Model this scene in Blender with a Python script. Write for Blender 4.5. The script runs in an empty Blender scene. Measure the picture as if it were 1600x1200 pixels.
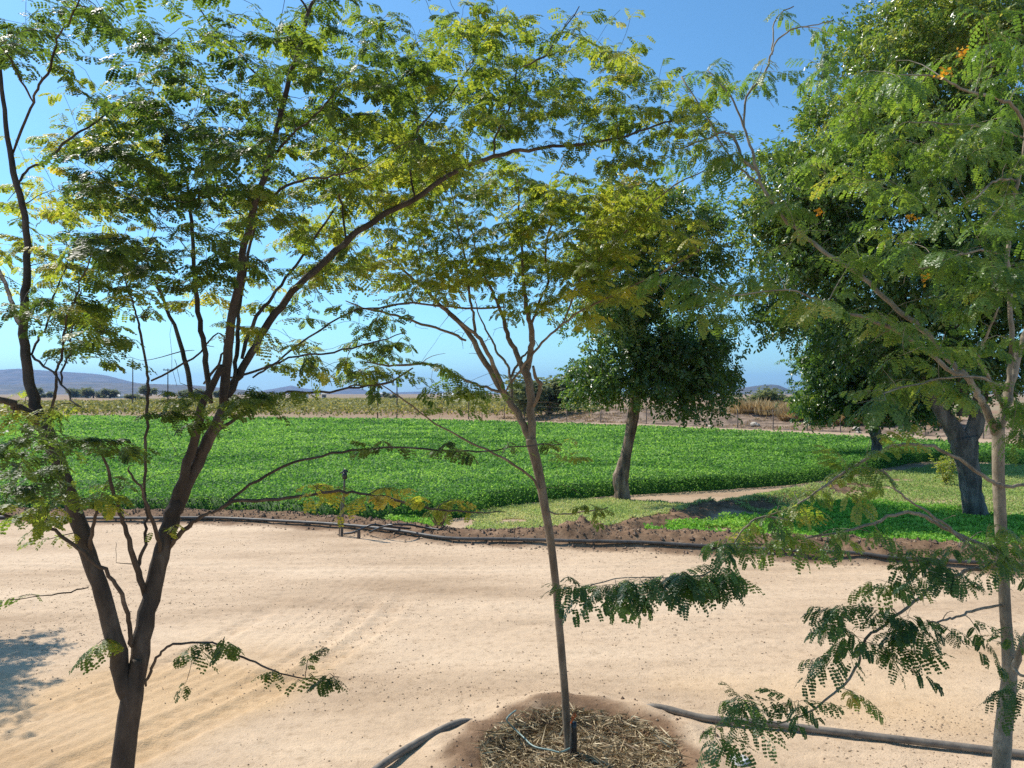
import bpy, math, random
import numpy as np
from mathutils import Vector
R = math.radians
rng = np.random.default_rng(7)
random.seed(7)
sc = bpy.context.scene
C = sc.collection

# ------------------------------------------------------------------ camera, sky, sun, exposure
F, CX, CY, PITCH, CAMH = 1200.0, 800.0, 600.0, R(0.716), 3.0
SUN_EL, SUN_AZ = R(47), R(-53)                 # azimuth from +Y towards +X
cam = bpy.data.cameras.new("camera"); cam_o = bpy.data.objects.new("camera", cam); C.objects.link(cam_o)
cam.sensor_fit = 'HORIZONTAL'; cam.sensor_width = 36; cam.lens = 36 * F / 1600
cam.clip_start = 0.05; cam.clip_end = 40000
cam_o.location = (0, 0, CAMH); cam_o.rotation_euler = (R(90) + PITCH, 0, 0)
sc.camera = cam_o
w = bpy.data.worlds.new("World"); sc.world = w; w.use_nodes = True
wn = w.node_tree.nodes; wl = w.node_tree.links
bg = wn['Background']; sky = wn.new('ShaderNodeTexSky'); sky.sky_type = 'NISHITA'; sky.sun_disc = False
sky.sun_elevation = SUN_EL; sky.sun_rotation = SUN_AZ; sky.altitude = 300
sky.air_density = 1.0; sky.dust_density = 0.7; sky.ozone_density = 2.5
tn = wn.new('ShaderNodeMix'); tn.data_type = 'RGBA'; tn.blend_type = 'MULTIPLY'; tn.inputs['Factor'].default_value = 1
tn.inputs[7].default_value = (.59, .95, 1.08, 1); wl.new(sky.outputs[0], tn.inputs[6])
wl.new(tn.outputs[2], bg.inputs['Color']); bg.inputs['Strength'].default_value = 0.118
sd = bpy.data.lights.new("sun", 'SUN'); sun = bpy.data.objects.new("sun", sd); C.objects.link(sun)
S = Vector((math.sin(SUN_AZ) * math.cos(SUN_EL), math.cos(SUN_AZ) * math.cos(SUN_EL), math.sin(SUN_EL)))
sun.rotation_euler = (-S).to_track_quat('-Z', 'Y').to_euler()
sd.energy = 4.6; sd.angle = R(0.53); sd.color = (1.0, 0.94, 0.84)
sc.view_settings.view_transform = 'Standard'; sc.view_settings.look = 'None'
sc.view_settings.exposure = 0.5; sc.view_settings.gamma = 1
sc.render.engine = 'CYCLES'
sc.cycles.max_bounces = 8; sc.cycles.transmission_bounces = 6; sc.cycles.volume_bounces = 0
sc.cycles.diffuse_bounces = 6; sc.cycles.glossy_bounces = 2; sc.cycles.use_denoising = False; sc.cycles.denoising_input_passes = 'RGB_ALBEDO_NORMAL'; sc.cycles.denoising_prefilter = 'ACCURATE'

FW = np.array([0, math.cos(PITCH), math.sin(PITCH)]); UP = np.array([0, -math.sin(PITCH), math.cos(PITCH)])
CAM = np.array([0, 0, CAMH])
def P(x, y, d):                                # picture point (1600x1200) at a distance d
    return CAM + d * (FW + UP * (CY - y) / F + np.array([1.0, 0, 0]) * (x - CX) / F)
def G(x, y, z=0.0):                            # picture point on the plane z
    v = FW + UP * (CY - y) / F + np.array([1.0, 0, 0]) * (x - CX) / F
    return CAM + v * ((z - CAMH) / v[2])

# ------------------------------------------------------------------ helpers
def mesh_np(name, V, quads=None, tris=None, mat=None, tint=None, smooth=True):
    me = bpy.data.meshes.new(name)
    V = np.asarray(V, dtype=np.float32)
    me.vertices.add(len(V)); me.vertices.foreach_set('co', V.ravel())
    idx, st, n = [], [], 0
    for f, k in ((quads, 4), (tris, 3)):
        if f is not None and len(f):
            f = np.asarray(f, dtype=np.int32); idx.append(f.ravel())
            st.append(n + np.arange(len(f), dtype=np.int32) * k); n += f.size
    idx = np.concatenate(idx); st = np.concatenate(st).astype(np.int32)
    me.loops.add(len(idx)); me.loops.foreach_set('vertex_index', idx)
    me.polygons.add(len(st)); me.polygons.foreach_set('loop_start', st)
    me.update(calc_edges=True)
    me.polygons.foreach_set('use_smooth', np.full(len(st), smooth, dtype=bool))
    if tint is not None:
        a = me.attributes.new('tint', 'FLOAT', 'FACE'); a.data.foreach_set('value', np.asarray(tint, dtype=np.float32))
    me.validate()
    if mat: me.materials.append(mat)
    return me
def crown_mesh(tw, org, V, Q, tint, barkm, leafm):
    TV = np.concatenate(tw.V) - np.array(org); TQ = np.concatenate(tw.Q)
    me = mesh_np('crown', np.vstack([V, TV]), np.vstack([Q, TQ + len(V)]), None, leafm, np.concatenate([tint, np.zeros(len(TQ))]))
    me.materials.append(barkm); mi = np.zeros(len(me.polygons), dtype=np.int32); mi[len(Q):] = 1
    me.polygons.foreach_set('material_index', mi)
    return me
def put(name, me, parent=None, loc=(0, 0, 0), rz=0):
    o = bpy.data.objects.new(name, me); C.objects.link(o)
    if parent: o.parent = parent
    o.location = loc; o.rotation_euler = (0, 0, rz)
    return o
def tag(o, label=None, cat=None, group=None, kind=None):
    if label: o['label'] = label
    if cat: o['category'] = cat
    if group: o['group'] = group
    if kind: o['kind'] = kind
    return o
def thing(name, label, cat, loc, group=None, rz=0):
    return tag(put(name, None, None, loc, rz), label, cat, group)
def copy_tree(o, parent=None):
    c = o.copy(); C.objects.link(c); c.parent = parent
    for ch in list(o.children): copy_tree(ch, c)
    return c

_lat = np.random.default_rng(3).random((256, 256))
def vnoise(x, y):
    x = np.asarray(x, float); y = np.asarray(y, float)
    xi = np.floor(x).astype(int); yi = np.floor(y).astype(int); fx = x - xi; fy = y - yi
    fx = fx * fx * (3 - 2 * fx); fy = fy * fy * (3 - 2 * fy)
    g = lambda a, b: _lat[a % 256, b % 256]
    return (g(xi, yi) * (1 - fx) + g(xi + 1, yi) * fx) * (1 - fy) + (g(xi, yi + 1) * (1 - fx) + g(xi + 1, yi + 1) * fx) * fy
def fbm(x, y, o=4):
    s, a, t = 0, 1, 0
    for i in range(o):
        s = s + a * vnoise(x * 2 ** i + 17 * i, y * 2 ** i + 31 * i); t += a; a *= .5
    return s / t - .5
def sstep(a, b, x):
    t = np.clip((x - a) / (b - a), 0, 1); return t * t * (3 - 2 * t)

def spline(pts, n=4):                          # Catmull-Rom through rows (x,y,z,r)
    p = np.asarray(pts, float)
    if len(p) < 3: return p
    q = np.vstack([2 * p[0] - p[1], p, 2 * p[-1] - p[-2]])
    out = []
    for i in range(1, len(q) - 2):
        a, b, c, d = q[i - 1], q[i], q[i + 1], q[i + 2]
        for t in np.arange(n) / n:
            out.append(.5 * ((2 * b) + (c - a) * t + (2 * a - 5 * b + 4 * c - d) * t * t + (3 * b - a - 3 * c + d) * t ** 3))
    out.append(p[-1]); out = np.array(out); out[:, 3] = np.maximum(out[:, 3], .0006)
    return out
class Tubes:
    def __init__(s): s.V, s.Q, s.T, s.n = [], [], [], 0
    def add(s, pts, k=8, rough=0.0, cap=True):
        p = np.asarray(pts, float); c = p[:, :3]; r = p[:, 3]
        t = np.gradient(c, axis=0); t /= np.linalg.norm(t, axis=1)[:, None] + 1e-9
        ref = np.array([1., 0, 0]) if abs(t[:, 0]).mean() < .8 else np.array([0, 1., 0])
        u = ref - t * (t @ ref)[:, None]; u /= np.linalg.norm(u, axis=1)[:, None] + 1e-9
        v = np.cross(t, u)
        a = np.arange(k) * 2 * np.pi / k
        rr = r[:, None] * (1 + rough * (rng.random((len(p), k)) - .5))
        ring = c[:, None, :] + rr[:, :, None] * (u[:, None, :] * np.cos(a)[None, :, None] + v[:, None, :] * np.sin(a)[None, :, None])
        m = len(p); s.V.append(ring.reshape(-1, 3))
        i = np.arange(m - 1)[:, None] * k; j = np.arange(k)[None, :]; j2 = (j + 1) % k
        s.Q.append(s.n + np.stack([i + j, i + j2, i + k + j2, i + k + j], -1).reshape(-1, 4))
        s.n += m * k
        if cap:
            s.V.append(c[[0, -1]]); b0 = s.n - m * k; b1 = s.n - k; jj = np.arange(k)
            s.T.append(np.stack([np.full(k, s.n), b0 + (jj + 1) % k, b0 + jj], -1))
            s.T.append(np.stack([np.full(k, s.n + 1), b1 + jj, b1 + (jj + 1) % k], -1)); s.n += 2
    def mesh(s, name, mat, org=(0, 0, 0)):
        return mesh_np(name, np.concatenate(s.V) - np.array(org), np.concatenate(s.Q), np.concatenate(s.T) if s.T else None, mat)
def tube_mesh(name, pts, mat, org=(0, 0, 0), k=8, n=4, rough=0.0):
    t = Tubes(); t.add(spline(pts, n), k, rough); return t.mesh(name, mat, org)

# ------------------------------------------------------------------ materials
def mat(name): 
    m = bpy.data.materials.new(name); m.use_nodes = True
    return m, m.node_tree.nodes, m.node_tree.links, m.node_tree.nodes['Principled BSDF']
def ramp(n, stops):
    r = n.new('ShaderNodeValToRGB'); e = r.color_ramp.elements
    while len(e) < len(stops): e.new(.5)
    for i, (p, c) in enumerate(stops): e[i].position = p; e[i].color = (*c, 1)
    return r
def noise(n, l, scale, detail=4, vec=None, rough=.55):
    t = n.new('ShaderNodeTexNoise'); t.inputs['Scale'].default_value = scale; t.inputs['Detail'].default_value = detail
    t.inputs['Roughness'].default_value = rough
    if vec is not None: l.new(vec, t.inputs['Vector'])
    return t
def coords(n, l, scale=(1, 1, 1)):
    c = n.new('ShaderNodeTexCoord'); m = n.new('ShaderNodeMapping'); m.inputs['Scale'].default_value = scale
    l.new(c.outputs['Object'], m.inputs['Vector']); return m.outputs[0]
def bump(n, l, b, h, strength, dist):
    k = n.new('ShaderNodeBump'); k.inputs['Strength'].default_value = strength; k.inputs['Distance'].default_value = dist
    l.new(h, k.inputs['Height']); l.new(k.outputs[0], b.inputs['Normal']); return k
def mixc(n, l, fac, a, b, mode='MIX'):
    m = n.new('ShaderNodeMix'); m.data_type = 'RGBA'; m.blend_type = mode
    for s, v in ((m.inputs['Factor'], fac), (m.inputs[6], a), (m.inputs[7], b)):
        if hasattr(v, 'links') : l.new(v, s)
        elif isinstance(v, tuple): s.default_value = (*v, 1)
        else: s.default_value = v
    return m.outputs[2]
def rough_mat(name, stops, scale=6, bs=.5, bd=.02, rough=.85, stretch=(1, 1, 1), spec=.3, bscale=None):
    m, n, l, b = mat(name); v = coords(n, l, stretch)
    t = noise(n, l, scale, 6, v); r = ramp(n, stops); l.new(t.outputs[0], r.inputs[0]); l.new(r.outputs[0], b.inputs['Base Color'])
    b.inputs['Roughness'].default_value = rough; b.inputs['Specular IOR Level'].default_value = spec
    if bs:
        t2 = noise(n, l, bscale or scale * 3, 8, v, .68); bump(n, l, b, t2.outputs[0], bs, bd)
        r2 = ramp(n, [(.35, (.62, .60, .58)), (.5, (1, 1, 1)), (.65, (1.18, 1.16, 1.12))]); l.new(t2.outputs[0], r2.inputs[0])
        l.new(mixc(n, l, .8, r.outputs[0], r2.outputs[0], 'MULTIPLY'), b.inputs['Base Color'])
    return m
def leaf_mat(name, stops, trans=.45, rough=.5, tcol=(1.25, 1.15, .5), spec=.35):
    m, n, l, b = mat(name)
    a = n.new('ShaderNodeAttribute'); a.attribute_name = 'tint'
    r = ramp(n, stops); l.new(a.outputs['Fac'], r.inputs[0]); l.new(r.outputs[0], b.inputs['Base Color'])
    b.inputs['Roughness'].default_value = rough; b.inputs['Specular IOR Level'].default_value = spec
    tr = n.new('ShaderNodeBsdfTranslucent'); mc = mixc(n, l, 1.0, r.outputs[0], tcol, 'MULTIPLY'); l.new(mc, tr.inputs[0])
    mx = n.new('ShaderNodeMixShader'); mx.inputs[0].default_value = trans
    l.new(b.outputs[0], mx.inputs[1]); l.new(tr.outputs[0], mx.inputs[2]); l.new(mx.outputs[0], n['Material Output'].inputs['Surface'])
    return m
M = {}
M['bark_dark'] = rough_mat('bark_dark', [(.3, (.04, .029, .022)), (.55, (.085, .062, .046)), (.75, (.17, .13, .10))], 9, .6, .012, .8, (1, 1, .35), bscale=34)
M['bark_tan'] = rough_mat('bark_tan', [(.3, (.11, .08, .055)), (.55, (.20, .15, .105)), (.75, (.30, .24, .18))], 9, .5, .008, .8, (1, 1, .35), bscale=40)
M['bark_grey'] = rough_mat('bark_grey', [(.3, (.15, .12, .085)), (.55, (.29, .24, .18)), (.75, (.42, .36, .285))], 9, .5, .008, .8, (1, 1, .5), bscale=40)
M['bark_rough'] = rough_mat('bark_rough', [(.35, (.06, .045, .036)), (.5, (.20, .14, .095)), (.68, (.38, .29, .215))], 5, 1.0, .06, .9, (1, 1, .3), bscale=11)
M['bark_slate'] = rough_mat('bark_slate', [(.35, (.06, .055, .05)), (.5, (.14, .125, .11)), (.68, (.27, .24, .21))], 5, 1.0, .06, .9, (1, 1, .3), bscale=9)
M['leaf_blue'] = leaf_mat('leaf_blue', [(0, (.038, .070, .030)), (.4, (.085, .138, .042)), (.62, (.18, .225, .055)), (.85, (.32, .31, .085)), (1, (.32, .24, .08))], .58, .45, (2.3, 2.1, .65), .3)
M['leaf_olive'] = leaf_mat('leaf_olive', [(0, (.045, .09, .03)), (.4, (.11, .165, .042)), (.6, (.205, .245, .055)), (.88, (.30, .295, .075)), (1, (.32, .26, .08))], .58, .4, (2.3, 2.1, .65), .4)
M['leaf_fresh'] = leaf_mat('leaf_fresh', [(0, (.032, .078, .032)), (.45, (.085, .16, .044)), (.7, (.145, .225, .062)), (.9, (.26, .27, .08)), (1, (.30, .21, .06))], .50, .38, (2.3, 2.1, .65), .45)
M['leaf_ash'] = leaf_mat('leaf_ash', [(0, (.032, .070, .026)), (.45, (.080, .145, .038)), (.7, (.19, .23, .06)), (.9, (.29, .26, .08)), (1, (.27, .20, .07))], .44, .32, (2.2, 2.1, .9), .6)
M['leaf_far'] = leaf_mat('leaf_far', [(0, (.09, .12, .065)), (.5, (.17, .20, .11)), (1, (.30, .30, .18))], .45, .6, (1.6, 1.5, .9), .15)
M['alfalfa'] = leaf_mat('alfalfa', [(0, (.048, .13, .028)), (.5, (.155, .32, .065)), (1, (.34, .52, .13))], .42, .6, (1.4, 1.45, .8), .15)
M['clover'] = leaf_mat('clover', [(0, (.11, .28, .035)), (.5, (.22, .45, .07)), (1, (.36, .54, .12))], .42, .6, (1.3, 1.3, .8), .15)
M['turf'] = leaf_mat('turf', [(0, (.23, .34, .10)), (.5, (.38, .46, .17)), (1, (.58, .54, .29))], .42, .6, (1.3, 1.3, .9), .2)
M['vine'] = leaf_mat('vine', [(0, (.11, .14, .05)), (.5, (.26, .27, .10)), (1, (.42, .38, .17))], .35, .6)
M['dry'] = leaf_mat('dry', [(0, (.26, .17, .08)), (.5, (.44, .31, .15)), (1, (.60, .47, .27))], .25, .7, (1.05, 1, .8), .2)
M['straw'] = leaf_mat('straw', [(0, (.15, .10, .055)), (.5, (.33, .24, .13)), (1, (.60, .49, .31))], .12, .6, (1, 1, .8), .3)
M['flower'] = leaf_mat('flower', [(0, (.75, .30, .02)), (1, (.85, .5, .04))], .4, .5, (1, 1, .7))
M['pipe'] = rough_mat('pipe', [(.3, (.05, .045, .04)), (.6, (.11, .10, .09)), (.8, (.22, .19, .16))], 5, .15, .004, .55, spec=.4)
M['pipe_dusty'] = rough_mat('pipe_dusty', [(.3, (.12, .10, .085)), (.6, (.22, .185, .15)), (.8, (.36, .29, .22))], 5, .15, .004, .7, spec=.3)
M['black'] = rough_mat('black', [(.3, (.012, .012, .013)), (.7, (.03, .03, .03))], 8, .1, .002, .4, spec=.5)
M['hose'] = rough_mat('hose', [(.3, (.10, .17, .15)), (.7, (.24, .33, .30))], 9, 0, 0, .4, spec=.5)
M['orange'] = rough_mat('orange', [(.3, (.42, .08, .02)), (.7, (.55, .14, .04))], 9, 0, 0, .5)
M['steel'] = rough_mat('steel', [(.3, (.10, .085, .07)), (.7, (.20, .16, .13))], 12, .2, .003, .7)
M['wood'] = rough_mat('wood', [(.3, (.07, .055, .045)), (.7, (.16, .13, .11))], 8, .3, .01, .85, (1, 1, .2))
M['plaster'] = rough_mat('plaster', [(.3, (.62, .58, .50)), (.7, (.78, .75, .68))], 1, .1, .01, .9)
M['roof_white'] = rough_mat('roof_white', [(.3, (.62, .63, .64)), (.7, (.80, .81, .82))], 1, .1, .01, .5, (4, .3, 1))
M['roof_grey'] = rough_mat('roof_grey', [(.3, (.30, .30, .31)), (.7, (.45, .44, .44))], 1, .1, .01, .5, (4, .3, 1))
M['glass'] = rough_mat('glass', [(.3, (.02, .025, .03)), (.7, (.04, .045, .05))], 1, 0, 0, .15, spec=.6)
M['stone'] = rough_mat('stone', [(.3, (.34, .29, .23)), (.7, (.58, .52, .44))], 7, .5, .01, .9)
M['clod'] = rough_mat('clod', [(.3, (.26, .175, .115)), (.55, (.40, .28, .18)), (.8, (.54, .41, .28))], 3, .4, .004, .95)
M['white_bag'] = rough_mat('white_bag', [(.3, (.45, .42, .39)), (.7, (.72, .70, .67))], 12, .6, .01, .6)
M['hill'] = rough_mat('hill', [(.3, (.04, .05, .035)), (.5, (.08, .075, .05)), (.7, (.16, .13, .095))], .012, 0, 0, .95, (1, 1, 2))
M['bank'] = rough_mat('bank', [(.35, (.10, .07, .05)), (.5, (.21, .145, .10)), (.65, (.34, .25, .18))], .9, 1, .10, .95, bscale=4)

def ground_mat():
    m, n, l, b = mat('ground_soil')
    at = n.new('ShaderNodeVertexColor'); at.layer_name = 'zone'
    sep = n.new('ShaderNodeSeparateColor'); l.new(at.outputs['Color'], sep.inputs[0])
    v = coords(n, l); vs = coords(n, l, (.35, 1.3, 1))
    big = noise(n, l, .55, 5, vs); fine = noise(n, l, 9, 8, v, .7); spk = noise(n, l, 55, 3, v, .6)
    r1 = ramp(n, [(.30, (.375, .262, .168)), (.5, (.53, .388, .262)), (.70, (.61, .46, .32))]); l.new(big.outputs[0], r1.inputs[0])
    r2 = ramp(n, [(.3, (.62, .58, .52)), (.48, (1, 1, 1)), (.7, (1.12, 1.10, 1.06))]); l.new(fine.outputs[0], r2.inputs[0])
    sand = mixc(n, l, .75, r1.outputs[0], r2.outputs[0], 'MULTIPLY')
    r3 = ramp(n, [(.25, (.55, .50, .45)), (.34, (1, 1, 1))]); l.new(spk.outputs[0], r3.inputs[0])
    sand = mixc(n, l, .7, sand, r3.outputs[0], 'MULTIPLY')
    s1 = ramp(n, [(.3, (.105, .062, .036)), (.52, (.20, .122, .072)), (.75, (.34, .225, .14))]); 
    mid = noise(n, l, 4, 8, v, .75); l.new(mid.outputs[0], s1.inputs[0])
    c = mixc(n, l, sep.outputs[0], sand, s1.outputs[0])
    # far plain
    pn = noise(n, l, .006, 6, coords(n, l, (.5, 2.2, 1))); pr = ramp(n, [(.33, (.12, .12, .06)), (.45, (.30, .23, .14)), (.55, (.26, .15, .09)), (.63, (.20, .18, .09)), (.72, (.42, .35, .24))])
    l.new(pn.outputs[0], pr.inputs[0]); c = mixc(n, l, sep.outputs[1], c, pr.outputs[0])
    # yellowish loose sand
    c = mixc(n, l, sep.outputs[2], c, (.52, .335, .165))
    l.new(c, b.inputs['Base Color']); b.inputs['Roughness'].default_value = .95; b.inputs['Specular IOR Level'].default_value = .15
    b1 = noise(n, l, 14, 8, v, .72); k1 = bump(n, l, b, b1.outputs[0], .5, .03)
    b2 = n.new('ShaderNodeBump'); b2.inputs['Strength'].default_value = .3; b2.inputs['Distance'].default_value = .02
    l.new(spk.outputs[0], b2.inputs['Height']); l.new(b2.outputs[0], k1.inputs['Normal'])
    return m
M['ground'] = ground_mat()

# ------------------------------------------------------------------ ground sheet
def seg_dist(x, y, line):
    d = np.full(np.shape(x), 1e9); tt = np.zeros(np.shape(x)); L = len(line) - 1; sg = np.zeros(np.shape(x))
    for i in range(L):
        a, b = line[i], line[i + 1]; e = b - a
        t = np.clip(((x - a[0]) * e[0] + (y - a[1]) * e[1]) / (e @ e), 0, 1)
        q = np.hypot(x - a[0] - t * e[0], y - a[1] - t * e[1]); m = q < d
        side = e[0] * (y - a[1]) - e[1] * (x - a[0])
        d = np.where(m, q, d); tt = np.where(m, (i + t) / L, tt); sg = np.where(m, np.sign(side), sg)
    return d, tt, sg
PIPE_PX = [(-700, 802), (-150, 808), (0, 813), (200, 817), (330, 816), (450, 822), (540, 829), (620, 838), (700, 848), (800, 851), (900, 855), (1000, 858), (1100, 864), (1250, 873), (1340, 877), (1400, 882), (1600, 894), (2300, 930)]
PIPE = np.array([G(x, y)[:2] for x, y in PIPE_PX])
BERM = np.array([p + np.array([0.05, .55]) for p in PIPE])
RIDGE = np.array([G(x, y)[:2] for x, y in [(905, 846), (985, 828), (1060, 808), (1130, 798), (1215, 782), (1300, 766), (1420, 738)]])
BASIN = np.array(G(905, 1180)[:2])
def inpoly(x, y, poly):
    c = np.zeros(np.shape(x), bool); n = len(poly)
    for i in range(n):
        a, b = poly[i], poly[i - 1]
        cond = (a[1] > y) != (b[1] > y)
        c ^= cond & (x < (b[0] - a[0]) * (y - a[1]) / (b[1] - a[1] + 1e-12) + a[0])
    return c
def track_center(y): return -4.35 + .62 * (y - 6.0) - .055 * (y - 6.0) ** 2
def height(x, y):
    x = np.asarray(x, float); y = np.asarray(y, float)
    near = sstep(40, 24, y) * sstep(30, 16, abs(x))
    h = .045 * fbm(x * .35, y * .7, 3) + .022 * fbm(x * 1.1, y * 3.2, 4) + .020 * fbm(x * 5, y * 6, 3)
    clod = sstep(.02, .25, fbm(x * .55 + 9, y * .9 + 4, 3)); h = h + .022 * clod * np.maximum(fbm(x * 11, y * 11, 2), 0)
    # tyre tracks
    u = x - track_center(y); on = sstep(1.35, .95, abs(u)) * sstep(12.5, 9, y) * sstep(-.25, .1, fbm(x * .8, y * .8, 2) + .1)
    h = h + on * sstep(10, 8, y) * (.008 * np.sin(u * 33 + 7 * fbm(x * .7, y * .7, 3)) + .006 * np.sin(u * 71 + 5 * fbm(x, y, 2))) * (.4 + 1.6 * np.clip(fbm(x * 1.7 + 3, y * .6, 3) + .4, 0, 1))
    for tc_ in (-.72, .62, 1.02):
        du = u - tc_; h = h + sstep(.16, .10, abs(du)) * sstep(13, 10, y) * (-.012 + .011 * np.sign(np.sin((y + .6 * abs(du)) * 33)) * (fbm(x * 1.5, y * 1.5, 2) > -.2))
        h = h + .010 * np.exp(-((abs(du) - .19) / .04) ** 2) * sstep(12, 9, y)
    u2 = x - (-2.75 + .12 * (y - 9)); h = h + .006 * np.sin(u2 * 40) * sstep(.5, .3, abs(u2)) * sstep(7, 8, y) * sstep(15, 12, y)
    u3 = y - (13.3 + .03 * x + .004 * x * x); h = h + .008 * np.sin(u3 * 18 + 4 * fbm(x * .6, y, 2)) * sstep(.6, .3, abs(u3))
    u4 = y - (10.4 - .06 * x); h = h + .006 * np.sin(u4 * 20 + 4 * fbm(x * .6, y, 2)) * sstep(.5, .25, abs(u4))
    h = h * near
    # earth berm behind the pipe
    d, t, sg = seg_dist(x, y, BERM)
    bh = .18 + .14 * sstep(.45, .75, t); rag = .07 * fbm(x * 2.2, y * 2.2, 4) + .07 * np.maximum(fbm(x * 7, y * 7, 3), -.1)
    h = h + sstep(.8, .08, d) * (bh + rag * 1.6)
    d2, t2, _ = seg_dist(x, y, RIDGE)
    h = h + sstep(.75, .05, d2) * (.17 + 2.0 * rag) * sstep(1.0, .8, t2)
    hp = G(1125, 806); h = h + .16 * np.exp(-((x - hp[0]) ** 2 / .5 + (y - hp[1]) ** 2 / .5)) * (1 + 2.5 * rag)
    # tree basin
    q = np.hypot(x - BASIN[0], (y - BASIN[1]) * 1.02) + .10 * fbm(x * 2.5, y * 2.5, 3)
    h = h + (.075 * np.exp(-((q - 1.02) / .30) ** 2)) * (1 + 1.4 * fbm(x * 4, y * 4, 4)) - .085 * sstep(.92, .6, q)
    # land rises slowly to the far right bank
    return h
def axis(lo, dense0, dense1, hi, step, grow):
    a = list(np.arange(dense0, dense1, step)); s = step
    while a[-1] < hi: s *= grow; a.append(a[-1] + s)
    b = [dense0]; s = step
    while b[-1] > lo: s *= grow; b.append(b[-1] - s)
    return np.array(b[:0:-1] + a)
xs = axis(-14000, -10, 13, 14000, .055, 1.09); ys = axis(-600, 4.6, 23, 14000, .055, 1.09)
X, Y = np.meshgrid(xs, ys); Z = height(X, Y)
nx, ny = len(xs), len(ys)
i = (np.arange(ny - 1)[:, None] * nx + np.arange(nx - 1)[None, :]).ravel()
gm = mesh_np('ground', np.stack([X, Y, Z], -1).reshape(-1, 3), np.stack([i, i + 1, i + nx + 1, i + nx], -1), None, M['ground'])
dB, tB, sB = seg_dist(X, Y, BERM); dR, _, _ = seg_dist(X, Y, RIDGE)
dP, _, sP = seg_dist(X, Y, PIPE)
soil = np.maximum.reduce([sstep(1.05, .55, dB + .5 * fbm(X * 2, Y * 2, 3)), sstep(.95, .5, dR + .4 * fbm(X * 2, Y * 2, 3)), ((sP > 0) & (dP > .5)) * .35])
qb = np.hypot(X - BASIN[0], Y - BASIN[1]); soil = np.maximum(soil, sstep(1.12, .90, qb + .55 * fbm(X * 3.2, Y * 3.2, 5)))
farz = sstep(60, 120, Y)
yel = np.clip(sstep(1.6, 1.0, abs(X - track_center(Y))) * sstep(10.5, 7.5, Y) * .8 + .9 * sstep(.1, .3, fbm(X * .3 + 5, Y * .5, 3)) * sstep(11, 6, Y), 0, 1) * .6 * (1 - soil) * (1 - farz)
col = gm.color_attributes.new('zone', 'FLOAT_COLOR', 'POINT')
col.data.foreach_set('color', np.stack([soil, farz, yel, np.ones_like(soil)], -1).astype(np.float32).ravel())
tag(put('ground', gm), kind='structure')

# ------------------------------------------------------------------ leaves scattered on areas
def basis(f, up):
    f = f / (np.linalg.norm(f, axis=1)[:, None] + 1e-9); s = np.cross(up, f); s /= np.linalg.norm(s, axis=1)[:, None] + 1e-9
    return f, s, np.cross(f, s)
def rhombs(pos, f, up, L, W, fold=1.0):                  # folded leaf of one quad per scattered point
    f, s, u = basis(f, up); L = L[:, None]; W = W[:, None]
    V = np.stack([pos, pos + f * L * .45 + s * W * .5 - u * L * .04 * fold, pos + f * L, pos + f * L * .45 - s * W * .5 + u * L * .08 * fold], 1)
    n = len(pos); return V.reshape(-1, 3), (np.arange(n)[:, None] * 4 + np.arange(4)[None, :])
def rdir(n, up=0.3):
    v = rng.normal(size=(n, 3)); v[:, 2] = v[:, 2] * .5 + up; return v / np.linalg.norm(v, axis=1)[:, None]

CROP_NEAR = [(-900, 796), (-200, 800), (100, 805), (330, 806), (520, 813), (640, 815), (735, 808), (760, 796), (850, 785), (940, 777), (1010, 772), (1130, 766), (1235, 758), (1300, 750), (1350, 738), (1440, 722), (1530, 722), (1660, 730), (2300, 770)]
CROP_FAR = [(-900, 643), (-200, 646), (300, 650), (500, 652), (650, 654), (800, 656.5), (1050, 665.5), (1300, 677), (1600, 691), (2300, 724)]
CH = .60
near_l = np.array([G(x, y)[:2] for x, y in CROP_NEAR]); far_l = np.array([G(x, y, CH)[:2] for x, y in CROP_FAR])
CROP = np.vstack([near_l, far_l[::-1]])
def scatter_crop(n0, dmin, dmax):
    d = dmin * (dmax / dmin) ** rng.random(n0)       # density falls as 1/d^2
    x = (rng.random(n0) * 2 - 1) * (.80 * d + 3); y = d
    m = inpoly(x, y, CROP); return x[m], y[m]
cx_, cy_ = scatter_crop(800000, 13.5, 150)
lump = fbm(cx_ * 1.3, cy_ * 1.3, 3); lum2 = fbm(cx_ * .16 + 40, cy_ * .3, 3)
dn, _, _ = seg_dist(cx_, cy_, near_l)
size = .043 * (cy_ / 15) ** .86 * (.6 + .8 * rng.random(len(cx_)))
topz = CH - .06 + .16 * lump + .10 * lum2 - .06 * sstep(.7, 0, dn)
cz = topz - np.abs(rng.normal(size=len(cx_))) * .055
Vc, Qc = rhombs(np.stack([cx_, cy_, cz], -1), rdir(len(cx_), .25), rdir(len(cx_), 1.3), size, size * .85)
tc = np.clip(.47 + .75 * lump + .9 * lum2 + .24 * rng.normal(size=len(cx_)), 0, 1)
# the leafy front of the stand, stems down to the soil
E = []; sl = near_l
for a, b in zip(sl[:-1], sl[1:]):
    L_ = np.linalg.norm(b - a); k = int(L_ * 620); t = rng.random(k); off = rng.random(k) ** 1.6 * .75 - .12
    nrm = np.array([-(b - a)[1], (b - a)[0]]) / L_
    p = a + t[:, None] * (b - a) + nrm * (off + .22 * fbm((a[0] + t * (b - a)[0]) * 1.7, (a[1] + t * (b - a)[1]) * 1.7, 3))[:, None]
    zz = rng.random(k) ** .8 * np.clip(.46 + 1.0 * (off + .12), .2, CH) + .01
    E.append(np.column_stack([p, zz]))
E = np.vstack(E); E = E[np.abs(E[:, 0]) < E[:, 1] * .85 + 4]
se = .048 * (.6 + .8 * rng.random(len(E)))
Ve, Qe = rhombs(E, rdir(len(E), .2), rdir(len(E), .7), se, se * .85)
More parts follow.
